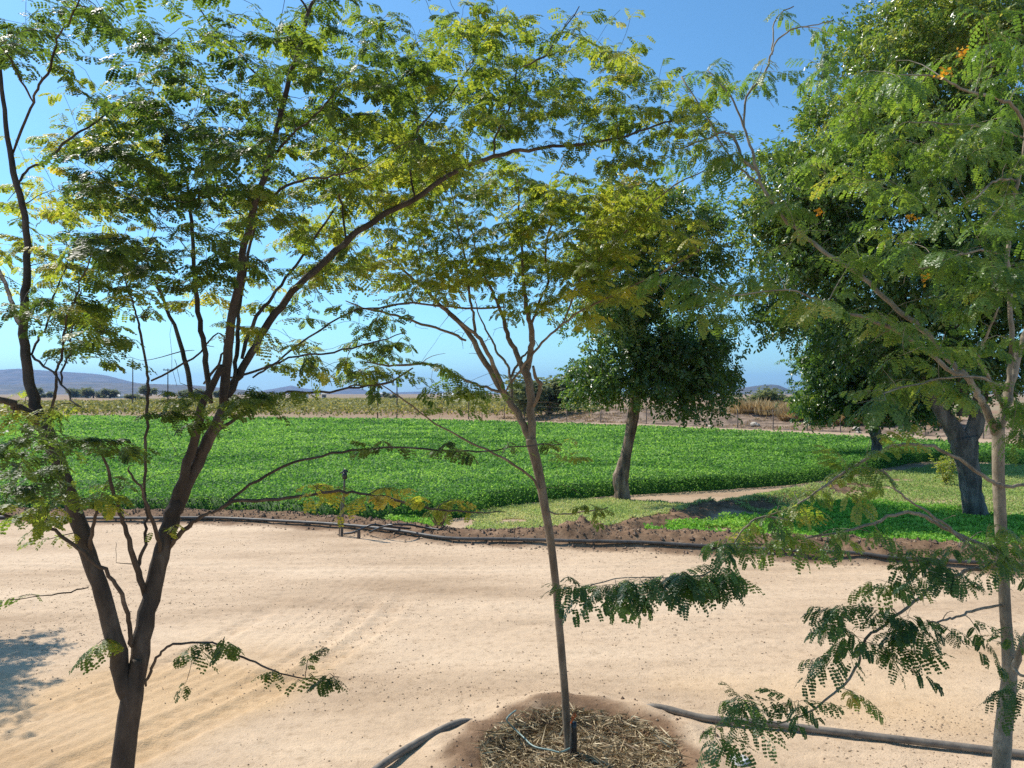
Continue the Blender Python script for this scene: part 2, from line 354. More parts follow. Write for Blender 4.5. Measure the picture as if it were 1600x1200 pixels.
# low body under the leaves
bx, by = np.meshgrid(np.linspace(-75, 80, 330), np.concatenate([np.arange(12, 34, .16), np.geomspace(34, 130, 120)]))
ins = inpoly(bx, by, CROP); db, _, _ = seg_dist(bx, by, near_l)
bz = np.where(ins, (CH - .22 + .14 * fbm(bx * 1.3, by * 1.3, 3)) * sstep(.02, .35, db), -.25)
mx = bx.shape[1]; k = (np.arange(bx.shape[0] - 1)[:, None] * mx + np.arange(mx - 1)[None, :]).ravel()
qb_ = np.stack([k, k + 1, k + mx + 1, k + mx], -1); keep = ins.ravel()[qb_].any(1); qb_ = qb_[keep]
Vb = np.stack([bx, by, bz], -1).reshape(-1, 3)
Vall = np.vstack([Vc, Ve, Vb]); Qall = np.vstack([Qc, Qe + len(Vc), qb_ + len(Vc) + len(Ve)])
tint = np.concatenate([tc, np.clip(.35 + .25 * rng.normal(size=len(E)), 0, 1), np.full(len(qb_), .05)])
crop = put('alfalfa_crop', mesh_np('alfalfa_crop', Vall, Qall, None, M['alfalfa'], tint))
tag(crop, 'dense green field of leafy alfalfa filling the flat ground behind the dirt road', 'crop', kind='stuff')

def cover(name, label, cat, polypx, n, L, W, zr, m, upb, tintf, keepf=None):
    poly = np.array([G(x, y)[:2] for x, y in polypx]); lo, hi = poly.min(0), poly.max(0)
    x = lo[0] + rng.random(n) * (hi[0] - lo[0]); y = lo[1] + rng.random(n) * (hi[1] - lo[1])
    k = inpoly(x + .5 * fbm(x * 2, y * 2, 3), y + .8 * fbm(x * 1.5 + 7, y * 1.5, 3), poly)
    if keepf is not None: k &= keepf(x, y)
    x, y = x[k], y[k]; z = height(x, y) + rng.random(len(x)) * zr * (.5 + 1.2 * np.clip(fbm(x * 2, y * 2, 3) + .5, 0, 1))
    l_ = L * (.5 + rng.random(len(x)))
    V, Q = rhombs(np.stack([x, y, z], -1), rdir(len(x), upb), rdir(len(x), 1.0), l_, l_ * W)
    o = put(name, mesh_np(name, V, Q, None, m, np.clip(tintf(x, y) + .2 * rng.normal(size=len(x)), 0, 1)))
    return tag(o, label, cat, kind='stuff')
cover('short_grass', 'pale green mown grass patch around the foot of the slim tree', 'grass',
      [(735, 832), (735, 806), (770, 798), (860, 784), (960, 780), (1010, 786), (1120, 790), (1240, 766), (1260, 774), (1180, 792), (1060, 806), (1000, 822), (930, 840), (830, 838)],
      230000, .055, .35, .035, M['turf'], .45, lambda x, y: .5 + .9 * fbm(x * .8, y * .8, 3), lambda x, y: fbm(x * .9, y * 1.1, 3) > -.27)
cover('meadow_grass', 'yellow green grass strip between the crop and the thick dark tree', 'grass',
      [(1150, 800), (1250, 772), (1340, 750), (1450, 728), (1530, 726), (2100, 748), (2100, 870), (1560, 830), (1400, 806), (1250, 806)],
      330000, .07, .35, .05, M['turf'], .45, lambda x, y: .25 + .9 * fbm(x * .5, y * .7, 3), lambda x, y: fbm(x * .6, y * .8 + 3, 3) > -.24)
cover('clover', 'bright green low clover growing behind the earth berm', 'ground cover',
      [(1010, 846), (1050, 822), (1180, 812), (1260, 795), (1330, 785), (1480, 800), (1560, 812), (2100, 850), (2100, 895), (1560, 862), (1480, 856), (1380, 853), (1250, 849), (1100, 845)],
      220000, .055, .8, .14, M['clover'], .5, lambda x, y: .45 + .9 * fbm(x * .8, y * .8, 3), lambda x, y: fbm(x * .9 + 2, y * 1.3, 3) > -.25)
cover('weeds', 'small bright weeds at the crop edge above the pipe', 'weeds',
      [(600, 822), (640, 808), (700, 812), (700, 826), (650, 828)], 3500, .05, .8, .12, M['clover'], .5, lambda x, y: .6 + 0 * x)

# clods and pebbles on the road
n = 52000; d = 5.2 * (19 / 5.2) ** rng.random(n); px_ = (rng.random(n) * 2 - 1) * (.75 * d + 1)
keep = (fbm(px_ * .5, d * 1.0, 3) + .34 * rng.random(n) ** 1.5 > .16); px_, d = px_[keep], d[keep]
soilish = seg_dist(px_, d, BERM)[0] < 1.0
r = np.clip(.0036 * np.exp(rng.normal(size=len(d)) * .6), .002, .011) * (1 + 1.6 * soilish)
oct_ = np.array([[1, 0, 0], [-1, 0, 0], [0, 1, 0], [0, -1, 0], [0, 0, 1], [0, 0, -1.0]])
tr_ = np.array([[0, 2, 4], [2, 1, 4], [1, 3, 4], [3, 0, 4], [2, 0, 5], [1, 2, 5], [3, 1, 5], [0, 3, 5]])
V = oct_[None] * (.6 + .8 * rng.random((len(d), 6, 3))) * r[:, None, None] * np.array([1.2, 1, .75]) + np.stack([px_, d, height(px_, d) + r * .3], -1)[:, None, :]
T = tr_[None] + (np.arange(len(d)) * 6)[:, None, None]
tag(put('pebbles', mesh_np('pebbles', V.reshape(-1, 3), None, T.reshape(-1, 3), M['clod'], smooth=False)), 'scattered small clods and pebbles on the sandy road', 'pebbles', kind='stuff')
# larger clods on berm, ridge and basin rim
cl = []
for line, k in ((BERM, 5200), (RIDGE, 1600)):
    for a, b in zip(line[:-1], line[1:]):
        if max(a[0], b[0]) < -16 or min(a[0], b[0]) > 16: continue
        m_ = int(k * np.linalg.norm(b - a) / 40) + 10; t = rng.random(m_)
        cl.append(a + t[:, None] * (b - a) + rng.normal(size=(m_, 2)) * np.array([.1, .38]))
an = rng.random(1700) * 6.283; rr = .98 + rng.normal(size=1700) * .16
cl.append(np.column_stack([BASIN[0] + rr * np.cos(an), BASIN[1] + rr * np.sin(an)]))
cl = np.vstack(cl)[:-1300]; r = np.clip(.017 * np.exp(rng.normal(size=len(cl)) * .5), .006, .07); r[-400:] *= .28
V = oct_[None] * (.6 + .8 * rng.random((len(cl), 6, 3))) * r[:, None, None] + np.column_stack([cl, height(cl[:, 0], cl[:, 1]) + r * .2])[:, None, :]
T = tr_[None] + (np.arange(len(cl)) * 6)[:, None, None]
M['dark_clod'] = rough_mat('dark_clod', [(.3, (.10, .063, .042)), (.55, (.20, .13, .088)), (.8, (.33, .23, .16))], 3, .4, .004, .95)
tag(put('soil_clods', mesh_np('soil_clods', V.reshape(-1, 3), None, T.reshape(-1, 3), M['dark_clod'], smooth=False)), 'loose brown soil clods along the earth berm and basin rim', 'soil', kind='stuff')

# straw mulch in the basin
n = 6000; an = rng.random(n) * 6.283; q = .82 * np.sqrt(rng.random(n)); sx = BASIN[0] + q * np.cos(an); sy = BASIN[1] + q * np.sin(an)
L = .05 + .26 * rng.random(n) ** 2; f = rdir(n, .05); f[:, 2] *= .3
Vs, Qs = rhombs(np.stack([sx, sy, height(sx, sy) + .012 + .035 * rng.random(n)], -1) - f * L[:, None] * .5, f, rdir(n, .6), L, .007 + .007 * rng.random(n), .12)
tag(put('straw', mesh_np('straw', Vs, Qs, None, M['straw'], rng.random(n))), 'pale straw mulch scattered inside the round planting basin', 'straw', kind='stuff')

# ------------------------------------------------------------------ far right bank, dry grass, hills, haze
bank_px = [(560, 652.5), (700, 652.5), (800, 655), (880, 659), (1000, 662), (1100, 667), (1300, 675), (1600, 688), (2000, 706), (2600, 735)]
bl = np.array([G(x, y)[:2] for x, y in bank_px]); 
tt = np.linspace(0, len(bl) - 1, 320); ii = np.clip(tt.astype(int), 0, len(bl) - 2); fr = (tt - ii)[:, None]
foot = bl[ii] * (1 - fr) + bl[ii + 1] * fr
tan = np.gradient(foot, axis=0); tan /= np.linalg.norm(tan, axis=1)[:, None]; nrm = np.column_stack([-tan[:, 1], tan[:, 0]]); nrm[nrm[:, 1] < 0] *= -1
offs = np.array([-.6, 0, 1.0, 2, 3, 4.5, 6, 8, 10, 13, 18, 26, 40]); prof = np.array([-.3, .08, .30, .52, .78, 1.1, 1.35, 1.45, 1.4, 1.2, .9, .4, -.3])
amp = np.interp(tt, np.arange(len(bl)), [0, 0, .25, .9, 1.0, .80, .72, .62, .6, .6])
BX = foot[:, 0][None] + offs[:, None] * nrm[:, 0][None]; BY = foot[:, 1][None] + offs[:, None] * nrm[:, 1][None]
BZ = prof[:, None] * amp[None] * (1 + .8 * fbm(BX * .25, BY * .25, 3)) + .25 * fbm(BX * .9, BY * .9, 3) * (amp[None] > .1)
BZ -= .3 * (amp[None] < .2); BZ[0] = -.3; BZ[-1] = -.4; BZ[:, 0] = -.3
m_ = BX.shape[1]; k = (np.arange(len(offs) - 1)[:, None] * m_ + np.arange(m_ - 1)[None, :]).ravel()
tag(put('earth_bank', mesh_np('earth_bank', np.stack([BX, BY, BZ], -1).reshape(-1, 3), np.stack([k, k + 1, k + m_ + 1, k + m_], -1), None, M['bank'])), kind='structure')

def bank_pt(px, off):                          # foot of the bank under picture column px
    x = np.interp(px, [p[0] for p in bank_px], np.arange(len(bl))); j = int(np.argmin(abs(tt - x)))
    o = int(np.argmin(abs(offs - off))); return BX[o, j], BY[o, j], BZ[o, j]
def blades(n, rad, h, lean, W=.03):
    a = rng.random(n) * 6.283; q = rad * np.sqrt(rng.random(n)); p = np.column_stack([q * np.cos(a), q * np.sin(a), np.zeros(n) - .05])
    f = np.column_stack([np.cos(a) * q / rad * lean, np.sin(a) * q / rad * lean, np.ones(n)]) + rng.normal(size=(n, 3)) * .16
    L = h * (.55 + .5 * rng.random(n)); return rhombs(p, f, rdir(n, 0), L, np.full(n, W))
tm = []
for i in range(3):
    V, Q = blades(900, .75, 1.15, .9, .035); tm.append(mesh_np('grass_tuft', V, Q, None, M['dry'], rng.random(len(Q))))
tufts = [(1118, 6, .7, 'low pale'), (1196, 4.5, .75, 'small rounded'), (1222, 4.5, 1.25, 'broad golden'), (1234, 6, 1.0, 'hunched golden'), (1258, 3, .95, 'squat'), (1276, 6, .9, 'thin sandy'), (1290, 3, .95, 'bushy tan'), (1304, 3, 1.1, 'wide tan'), (1320, 4.5, 1.2, 'tall tan'), (1334, 3, .9, 'ragged straw'), (1352, 3, 1.0, 'dull straw'), (1420, 4.5, 1.1, 'dry brown'), (1452, 3, .9, 'sparse brown'), (1590, 4.5, 1.3, 'pale yellow')]
nb = ['under the tall reeds', 'beside the fence gap left of the golden clumps', 'largest of the bank clumps', 'touching the largest clump', 'beside the second fence post', 'half hidden behind squat clump', 'under the edge of the dark tree', 'in front of the mid bank', 'tallest of the tan clumps', 'just right of the tallest tan clump', 'behind the distant dark trunk', 'behind the thick trunk', 'beside the thick forked trunk', 'at the right end of the bank']
for i, ((px, off, s, w_), b) in enumerate(zip(tufts, nb)):
    x, y, z = bank_pt(px, off); o = put('grass_tuft', tm[i % 3], None, (x, y, z), rng.random() * 6); o.scale = (s * 1.05, s * 1.05, s)
    tag(o, f'{w_} dry grass tuft, {b}', 'grass tuft', 'dry grass tufts along the bank')
# mass of tall dry reeds around the far bush
V, Q = [], []; nn = 0
for i in range(150):
    px = 1085 + 115 * rng.random(); x, y, z = bank_pt(px, rng.choice([6, 8, 10, 13])); v, q_ = blades(60, .7, .6 + .8 * rng.random(), .5, .05)
    V.append(v + np.array([x + rng.normal() * .5, y, z])); Q.append(q_ + nn); nn += len(v)
V = np.vstack(V); Q = np.vstack(Q); tag(put('dry_grass', mesh_np('dry_grass', V, Q, None, M['dry'], np.clip(.6 + .3 * rng.normal(size=len(Q)), 0, 1))), 'tall pale dry grass around the far green bush', 'dry grass', kind='stuff')
# scrub on the bank face
n = 9000; t_ = rng.random(n); jx = (t_ * 150 + 60).astype(int) % m_; ox = rng.integers(1, 10, n)
p = np.stack([BX[ox, jx] + rng.normal(size=n) * .4, BY[ox, jx] + rng.normal(size=n) * .4, BZ[ox, jx]], -1)
kp = fbm(p[:, 0] * .3, p[:, 1] * .5, 3) > -.02; p = p[kp]; L = .12 + .25 * rng.random(len(p))
V, Q = rhombs(p, rdir(len(p), .8), rdir(len(p), .2), L, L * .25)
tag(put('scrub', mesh_np('scrub', V, Q, None, M['dry'], rng.random(len(p)) * .5)), 'low dry scrub on the face of the far bank', 'scrub', kind='stuff')
# vineyard beyond the field
V, Q, T = [], [], []; nn = 0
for r_ in range(26):
    yb = 91 + r_ * 5.2 + .3 * r_ ** 1.25
    k = 3600; x = -95 + 125 * rng.random(k); x = x[x < 10 + .02 * yb]; y = yb + .10 * x * 0 + rng.normal(size=len(x)) * .35
    z = .35 + rng.random(len(x)) ** .7 * 1.25 * (.7 + .6 * (fbm(x * .5, y * .5, 2) + .5)); L = .2 + .2 * rng.random(len(x))
    v, q_ = rhombs(np.stack([x, y, z], -1), rdir(len(x), 0), rdir(len(x), .5), L, L * .9)
    V.append(v); Q.append(q_ + nn); nn += len(v); T.append(np.clip(.55 + .9 * fbm(x * .15, y * .2, 3) + .25 * rng.normal(size=len(x)), 0, 1))
tag(put('vineyard', mesh_np('vineyard', np.vstack(V), np.vstack(Q), None, M['vine'], np.concatenate(T))), 'yellowing vineyard rows beyond the alfalfa field', 'vineyard', kind='stuff')

def hill(name, prof, d, depth, seed):
    prof = np.array(prof, float); px = np.linspace(prof[0, 0], prof[-1, 0], 160); top = np.interp(px, prof[:, 0], prof[:, 1])
    vs = np.linspace(0, 1, 40); Xh = (px[None] - 800) / F * (d + depth * (vs[:, None] - .5)); Yh = np.repeat((d + depth * (vs - .5))[:, None], 160, 1)
    H = (615 - top) / F * d * .93 + CAMH; H = np.maximum(H, 0)
    shape = np.sin(np.pi * vs) ** .9
    Zh = shape[:, None] * H[None] * (1 + .35 * fbm(Xh / (d * .05) + seed, Yh / (d * .05), 4) * (1 - shape[:, None] ** 4)) - 2
    k = (np.arange(39)[:, None] * 160 + np.arange(159)[None, :]).ravel()
    tag(put(name, mesh_np(name, np.stack([Xh, Yh, Zh], -1).reshape(-1, 3), np.stack([k, k + 1, k + 161, k + 160], -1), None, M['hill'])), kind='structure')
hill('hill', [(-600, 600), (-300, 590), (-100, 577), (0, 575), (30, 573), (95, 578), (140, 581), (165, 584), (210, 596), (260, 604), (330, 612), (400, 617)], 6000, 2600, 1)
hill('hill', [(-500, 612), (-100, 602), (60, 598), (130, 594), (200, 597), (300, 600), (360, 606), (430, 613)], 3600, 1200, 5)
hill('hill', [(380, 615), (430, 606), (455, 601), (475, 606), (520, 611), (545, 606), (560, 606.5), (570, 608), (580, 614), (600, 616)], 7000, 1500, 9)
hill('hill', [(560, 617), (600, 613), (660, 611), (720, 613), (790, 614), (900, 616), (1000, 613), (1090, 611), (1140, 612), (1160, 613)], 8000, 2000, 12)
hill('hill', [(1120, 622), (1165, 616), (1190, 625.5), (1202, 626), (1218, 627), (1235, 633), (1260, 638), (1330, 638), (1500, 630), (1800, 612)], 2200, 700, 15) if False else hill('hill', [(1090, 612), (1150, 606), (1190, 600), (1204, 599), (1216, 600), (1232, 607), (1250, 611), (1300, 612), (1500, 610), (1700, 614)], 4200, 1400, 15)
M['haze'], hn, hl, hb = mat('haze'); hn.remove(hb)
pv = hn.new('ShaderNodeVolumePrincipled'); pv.inputs['Color'].default_value = (.26, .50, 1, 1); pv.inputs['Density'].default_value = .00008; pv.inputs['Anisotropy'].default_value = .2
hl.new(pv.outputs[0], hn['Material Output'].inputs['Volume'])
hx, hy0, hy1, hz0, hz1 = 13000, -550, 13500, -6, 330
hv = [(sx * hx, yy, zz) for zz in (hz0, hz1) for yy in (hy0, hy1) for sx in (-1, 1)]
haze = put('haze', mesh_np('haze', hv, [(0, 2, 3, 1), (4, 5, 7, 6), (0, 1, 5, 4), (2, 6, 7, 3), (0, 4, 6, 2), (1, 3, 7, 5)], None, M['haze'], smooth=False)); tag(haze, 'thin pale blue air over the plain', 'haze', kind='stuff')

# ------------------------------------------------------------------ leaf sprays
LEAFQ = np.array([[0, 4, 5, 1], [0, 1, 3, 2]])
def leaflet(base, d, s, u, L, W):
    return np.array([base, base + d * L, base + d * L * .35 + s * W * .5 + u * W * .12, base + d * L * .78 + s * W * .42 + u * W * .1,
                     base + d * L * .35 - s * W * .5 + u * W * .12, base + d * L * .78 - s * W * .42 + u * W * .1])
def bipinnate(L, pairs, PL, lp, ll, lw, droop, seed, miss=.1):
    rg = np.random.default_rng(seed); V, Q, n = [], [], 0
    def ribbon(p0, p1, w_):
        nonlocal n
        e = p1 - p0; s = np.cross(e, [0, 0, 1.]); s = s / (np.linalg.norm(s) + 1e-9) * w_ * .5
        V.append(np.array([p0 - s, p0 + s, p1 + s, p1 - s])); Q.append(np.array([[0, 1, 2, 3]]) + n); n += 4
    z = lambda x: -droop * x * x / L + .05 * x
    last = np.zeros(3)
    for i in range(pairs):
        x = L * (.22 + .78 * i / max(pairs - 1, 1)); c = np.array([x, 0, z(x)]); ribbon(last, c, .0035); last = c
        for sd_ in (-1, 1):
            if rg.random() < miss: continue
            a = sd_ * R(62 - 22 * i / pairs + rg.normal() * 8); dn = -.18 - .45 * droop - .2 * rg.random()
            d = np.array([math.cos(a), math.sin(a), dn]); d /= np.linalg.norm(d)
            pl = PL * (.75 + .35 * math.sin(math.pi * (i + .8) / (pairs + .6))) * (.9 + .2 * rg.random())
            p = c.copy(); dd = d.copy()
            for j in range(lp):
                q = p + dd * pl / lp; ribbon(p, q, .002)
                sN = np.cross([0, 0, 1.], dd); sN /= np.linalg.norm(sN); uN = np.cross(dd, sN)
                for s2 in (-1, 1):
                    if rg.random() < .06: continue
                    ld = dd * .45 + sN * s2 * .85 + uN * (.15 * rg.normal() - .08); ld /= np.linalg.norm(ld)
                    ls = np.cross(uN, ld); k = ll * (.65 + .5 * math.sin(math.pi * (j + .9) / (lp + .6)))
                    V.append(leaflet(q, ld, ls, uN, k, lw * k / ll)); Q.append(LEAFQ + n); n += 6
                dd = dd + np.array([0, 0, -.10 - .12 * droop]); dd /= np.linalg.norm(dd); p = q
    return np.vstack(V), np.vstack(Q)
def bunch(L, k, ll, lw, droop, seed):          # a twig tip with hanging lance-shaped leaflets
    rg = np.random.default_rng(seed); V, Q, n = [], [], 0
    for i in range(k):
        x = L * (i + .5) / k; b = np.array([x, 0, -droop * x * x / L]); a = (1 if i % 2 else -1) * R(50 + 25 * rg.normal() * .5)
        d = np.array([math.cos(a), math.sin(a), -.55 - .6 * droop + .35 * rg.normal()]); d /= np.linalg.norm(d)
        s = np.cross([0, 0, 1.], d); s /= np.linalg.norm(s); u = np.cross(d, s); t = rg.normal() * .5
        s, u = s * math.cos(t) + u * math.sin(t), u * math.cos(t) - s * math.sin(t)
        V.append(leaflet(b, d, s, u, ll * (.7 + .5 * rg.random()), lw * (.8 + .4 * rg.random()))); Q.append(LEAFQ + n); n += 6
    return np.vstack(V), np.vstack(Q)
def varied(n, seed, L, pairs, PL, lp, ll, lw, droop, miss):
    g_ = np.random.default_rng(seed); v = lambda a, s: a * (1 + s * (2 * g_.random() - 1))
    return [bipinnate(v(L, .2), max(2, pairs + int(g_.integers(-1, 2))), v(PL, .25), max(3, lp + int(g_.integers(-1, 2))), v(ll, .14), v(lw, .14), max(.03, v(droop, .8)), seed + i, miss + .12 * g_.random()) for i in range(n)]
TPL = {
    'coarse': varied(9, 11, .19, 4, .10, 5, .026, .0205, .16, .18),
    'fine': varied(9, 31, .20, 5, .105, 7, .0195, .0155, .34, .14),
    'small': varied(9, 51, .17, 4, .09, 6, .021, .0165, .26, .14),
    'ash': [bunch(.24, 7, .095, .044, .22, s + 60) for s in range(5)],
    'blob': [bunch(.9, 5, .75, .45, .2, s + 80) for s in range(4)],
}
def instance(tpls, pos, f, up, scale, tint, jit=.08):
    f, s, u = basis(f, up); which = rng.integers(0, len(tpls), len(pos)); Vs, Qs, Ts, n = [], [], [], 0
    for k, (tv, tq) in enumerate(tpls):
        m_ = np.where(which == k)[0]
        if not len(m_): continue
        B = np.stack([f[m_], s[m_], u[m_]], 1) * scale[m_][:, None, None]
        V = np.einsum('vi,mij->mvj', tv, B) + pos[m_][:, None, :]
        Q = tq[None] + (np.arange(len(m_)) * len(tv))[:, None, None] + n
        n += V.shape[0] * V.shape[1]; Vs.append(V.reshape(-1, 3)); Qs.append(Q.reshape(-1, 4))
        Ts.append((tint[m_][:, None] + jit * rng.normal(size=(len(m_), len(tq)))).ravel())
    return np.vstack(Vs), np.vstack(Qs), np.clip(np.concatenate(Ts), 0, 1)

WS = 1.0
def limb_pts(px, d0, d1):
    px = np.array(px, float); k = np.linspace(0, 1, len(px)); ln = np.concatenate([[0], np.cumsum(np.hypot(*np.diff(px[:, :2], axis=0).T))]); k = ln / ln[-1]
    out = []
    for (x, y, w_), t in zip(px, k):
        d = d0 + (d1 - d0) * t; out.append([*P(x, y, d), w_ * WS * d / F / 2])
    return spline(out, 4)
def fine_tree(name, label, cat, trunk_px, d, limbs, sprays, bare, tpl, barkm, leafm, leaf_scale=1.0, group=None, tw=.006, lps=(2, 4)):
    """limbs: (pixel polyline, near depth, far depth); sprays: (cx, cy, rx, ry, n, depth0, depth1, tint)"""
    trunk = limb_pts(trunk_px, d, d); base = trunk[0, :3].copy(); base[2] = 0
    fl = trunk[:1].copy(); fl[0, 2] = -.12; fl[0, 3] *= 1.25; trunk[0, 3] *= 1.15
    root = thing(name, label, cat, base, group)
    t = Tubes(); t.add(np.vstack([fl, trunk]), 14, .06); put('trunk', t.mesh('trunk', barkm, base), root)
    nodes = [trunk[len(trunk) // 2:, :4]]
    for l_, d0, d1 in limbs:
        p = limb_pts(l_, d0, d1); wob = rng.normal(size=(len(p), 3)) * .004; p[1:-1, :3] += wob[1:-1]; p[0, 3] *= .7; p[1, 3] *= .92
        t = Tubes(); t.add(p, 10, .08); put('limb', t.mesh('limb', barkm, base), root)
        nodes.append(p[1:])
    N = np.vstack(nodes)[:, :3]; NR = np.vstack(nodes)[:, 3]
    tg = []
    for cx, cy, rx, ry, n, d0, d1, ti in sprays:
        for _ in range(n):
            a = random.random() * 6.283; q = math.sqrt(random.random())
            tg.append([*P(cx + rx * q * math.cos(a), cy + ry * q * math.sin(a), random.uniform(d0, d1)), ti, 1])
    for cx, cy, rx, ry, n, d0, d1 in bare:
        for _ in range(n):
            a = random.random() * 6.283; q = math.sqrt(random.random())
            tg.append([*P(cx + rx * q * math.cos(a), cy + ry * q * math.sin(a), random.uniform(d0, d1)), 0, 0])
    tg = np.array(tg); dist = np.array([np.min(np.linalg.norm(N - q[:3], axis=1)) for q in tg]); tg = tg[np.argsort(dist)]
    tws = Tubes(); Lp, Lf, Lt = [], [], []
    for q in tg:
        dv = np.linalg.norm(N - q[:3], axis=1); j = int(np.argmin(dv + .25 * np.maximum(0, N[:, 2] - q[2]))); a, b = N[j], q[:3]
        D = np.linalg.norm(b - a)
        c = a + (b - a) * .5 + np.array([0, 0, .10 * D]) + rng.normal(size=3) * .07 * D
        k = max(4, int(D / .12)); s = np.linspace(0, 1, k + 1)[:, None]
        pts = (1 - s) ** 2 * a + 2 * s * (1 - s) * c + s * s * b; pts[1:-1] += rng.normal(size=(k - 1, 3)) * .012 * min(D, 1)
        r0 = min(NR[j] * .75, tw * (.45 + .55 * min(D, 1.6))); rr = np.linspace(r0, .0014, k + 1)
        tws.add(np.column_stack([pts, rr]), 5, 0, False)
        N = np.vstack([N, pts[1:]]); NR = np.concatenate([NR, rr[1:]])
        dr = pts[-1] - pts[-2]; dr[2] *= .2; dr /= np.linalg.norm(dr) + 1e-9
        if q[4] == 0: continue
        m_ = random.randint(*lps); sd_ = random.choice((-1, 1))
        for i in range(m_):
            fr = 1 - .17 * i / max(D, .25) * 1.0; fr = max(fr, .15); kk = fr * k; k0 = min(int(kk), k - 1); pp = pts[k0] + (pts[k0 + 1] - pts[k0]) * (kk - k0)
            ang = 0 if i == 0 else sd_ * (-1) ** i * R(random.uniform(35, 75)); ca, sa = math.cos(ang), math.sin(ang)
            Lp.append(pp); Lf.append([dr[0] * ca - dr[1] * sa, dr[0] * sa + dr[1] * ca, dr[2] - .08 + .12 * random.gauss(0, 1)])
            Lt.append(q[3] + .11 * random.gauss(0, 1))
    Lp, Lf, Lt = np.array(Lp), np.array(Lf), np.array(Lt)
    up = np.tile([0, 0, 1.], (len(Lp), 1)) + rng.normal(size=(len(Lp), 3)) * .17
    V, Q, Tt = instance(TPL[tpl], Lp, Lf, up, leaf_scale * (.6 + .7 * rng.random(len(Lp))), Lt)
    put('crown', crown_mesh(tws, base, V - base, Q, Tt, barkm, leafm), root)
    return root

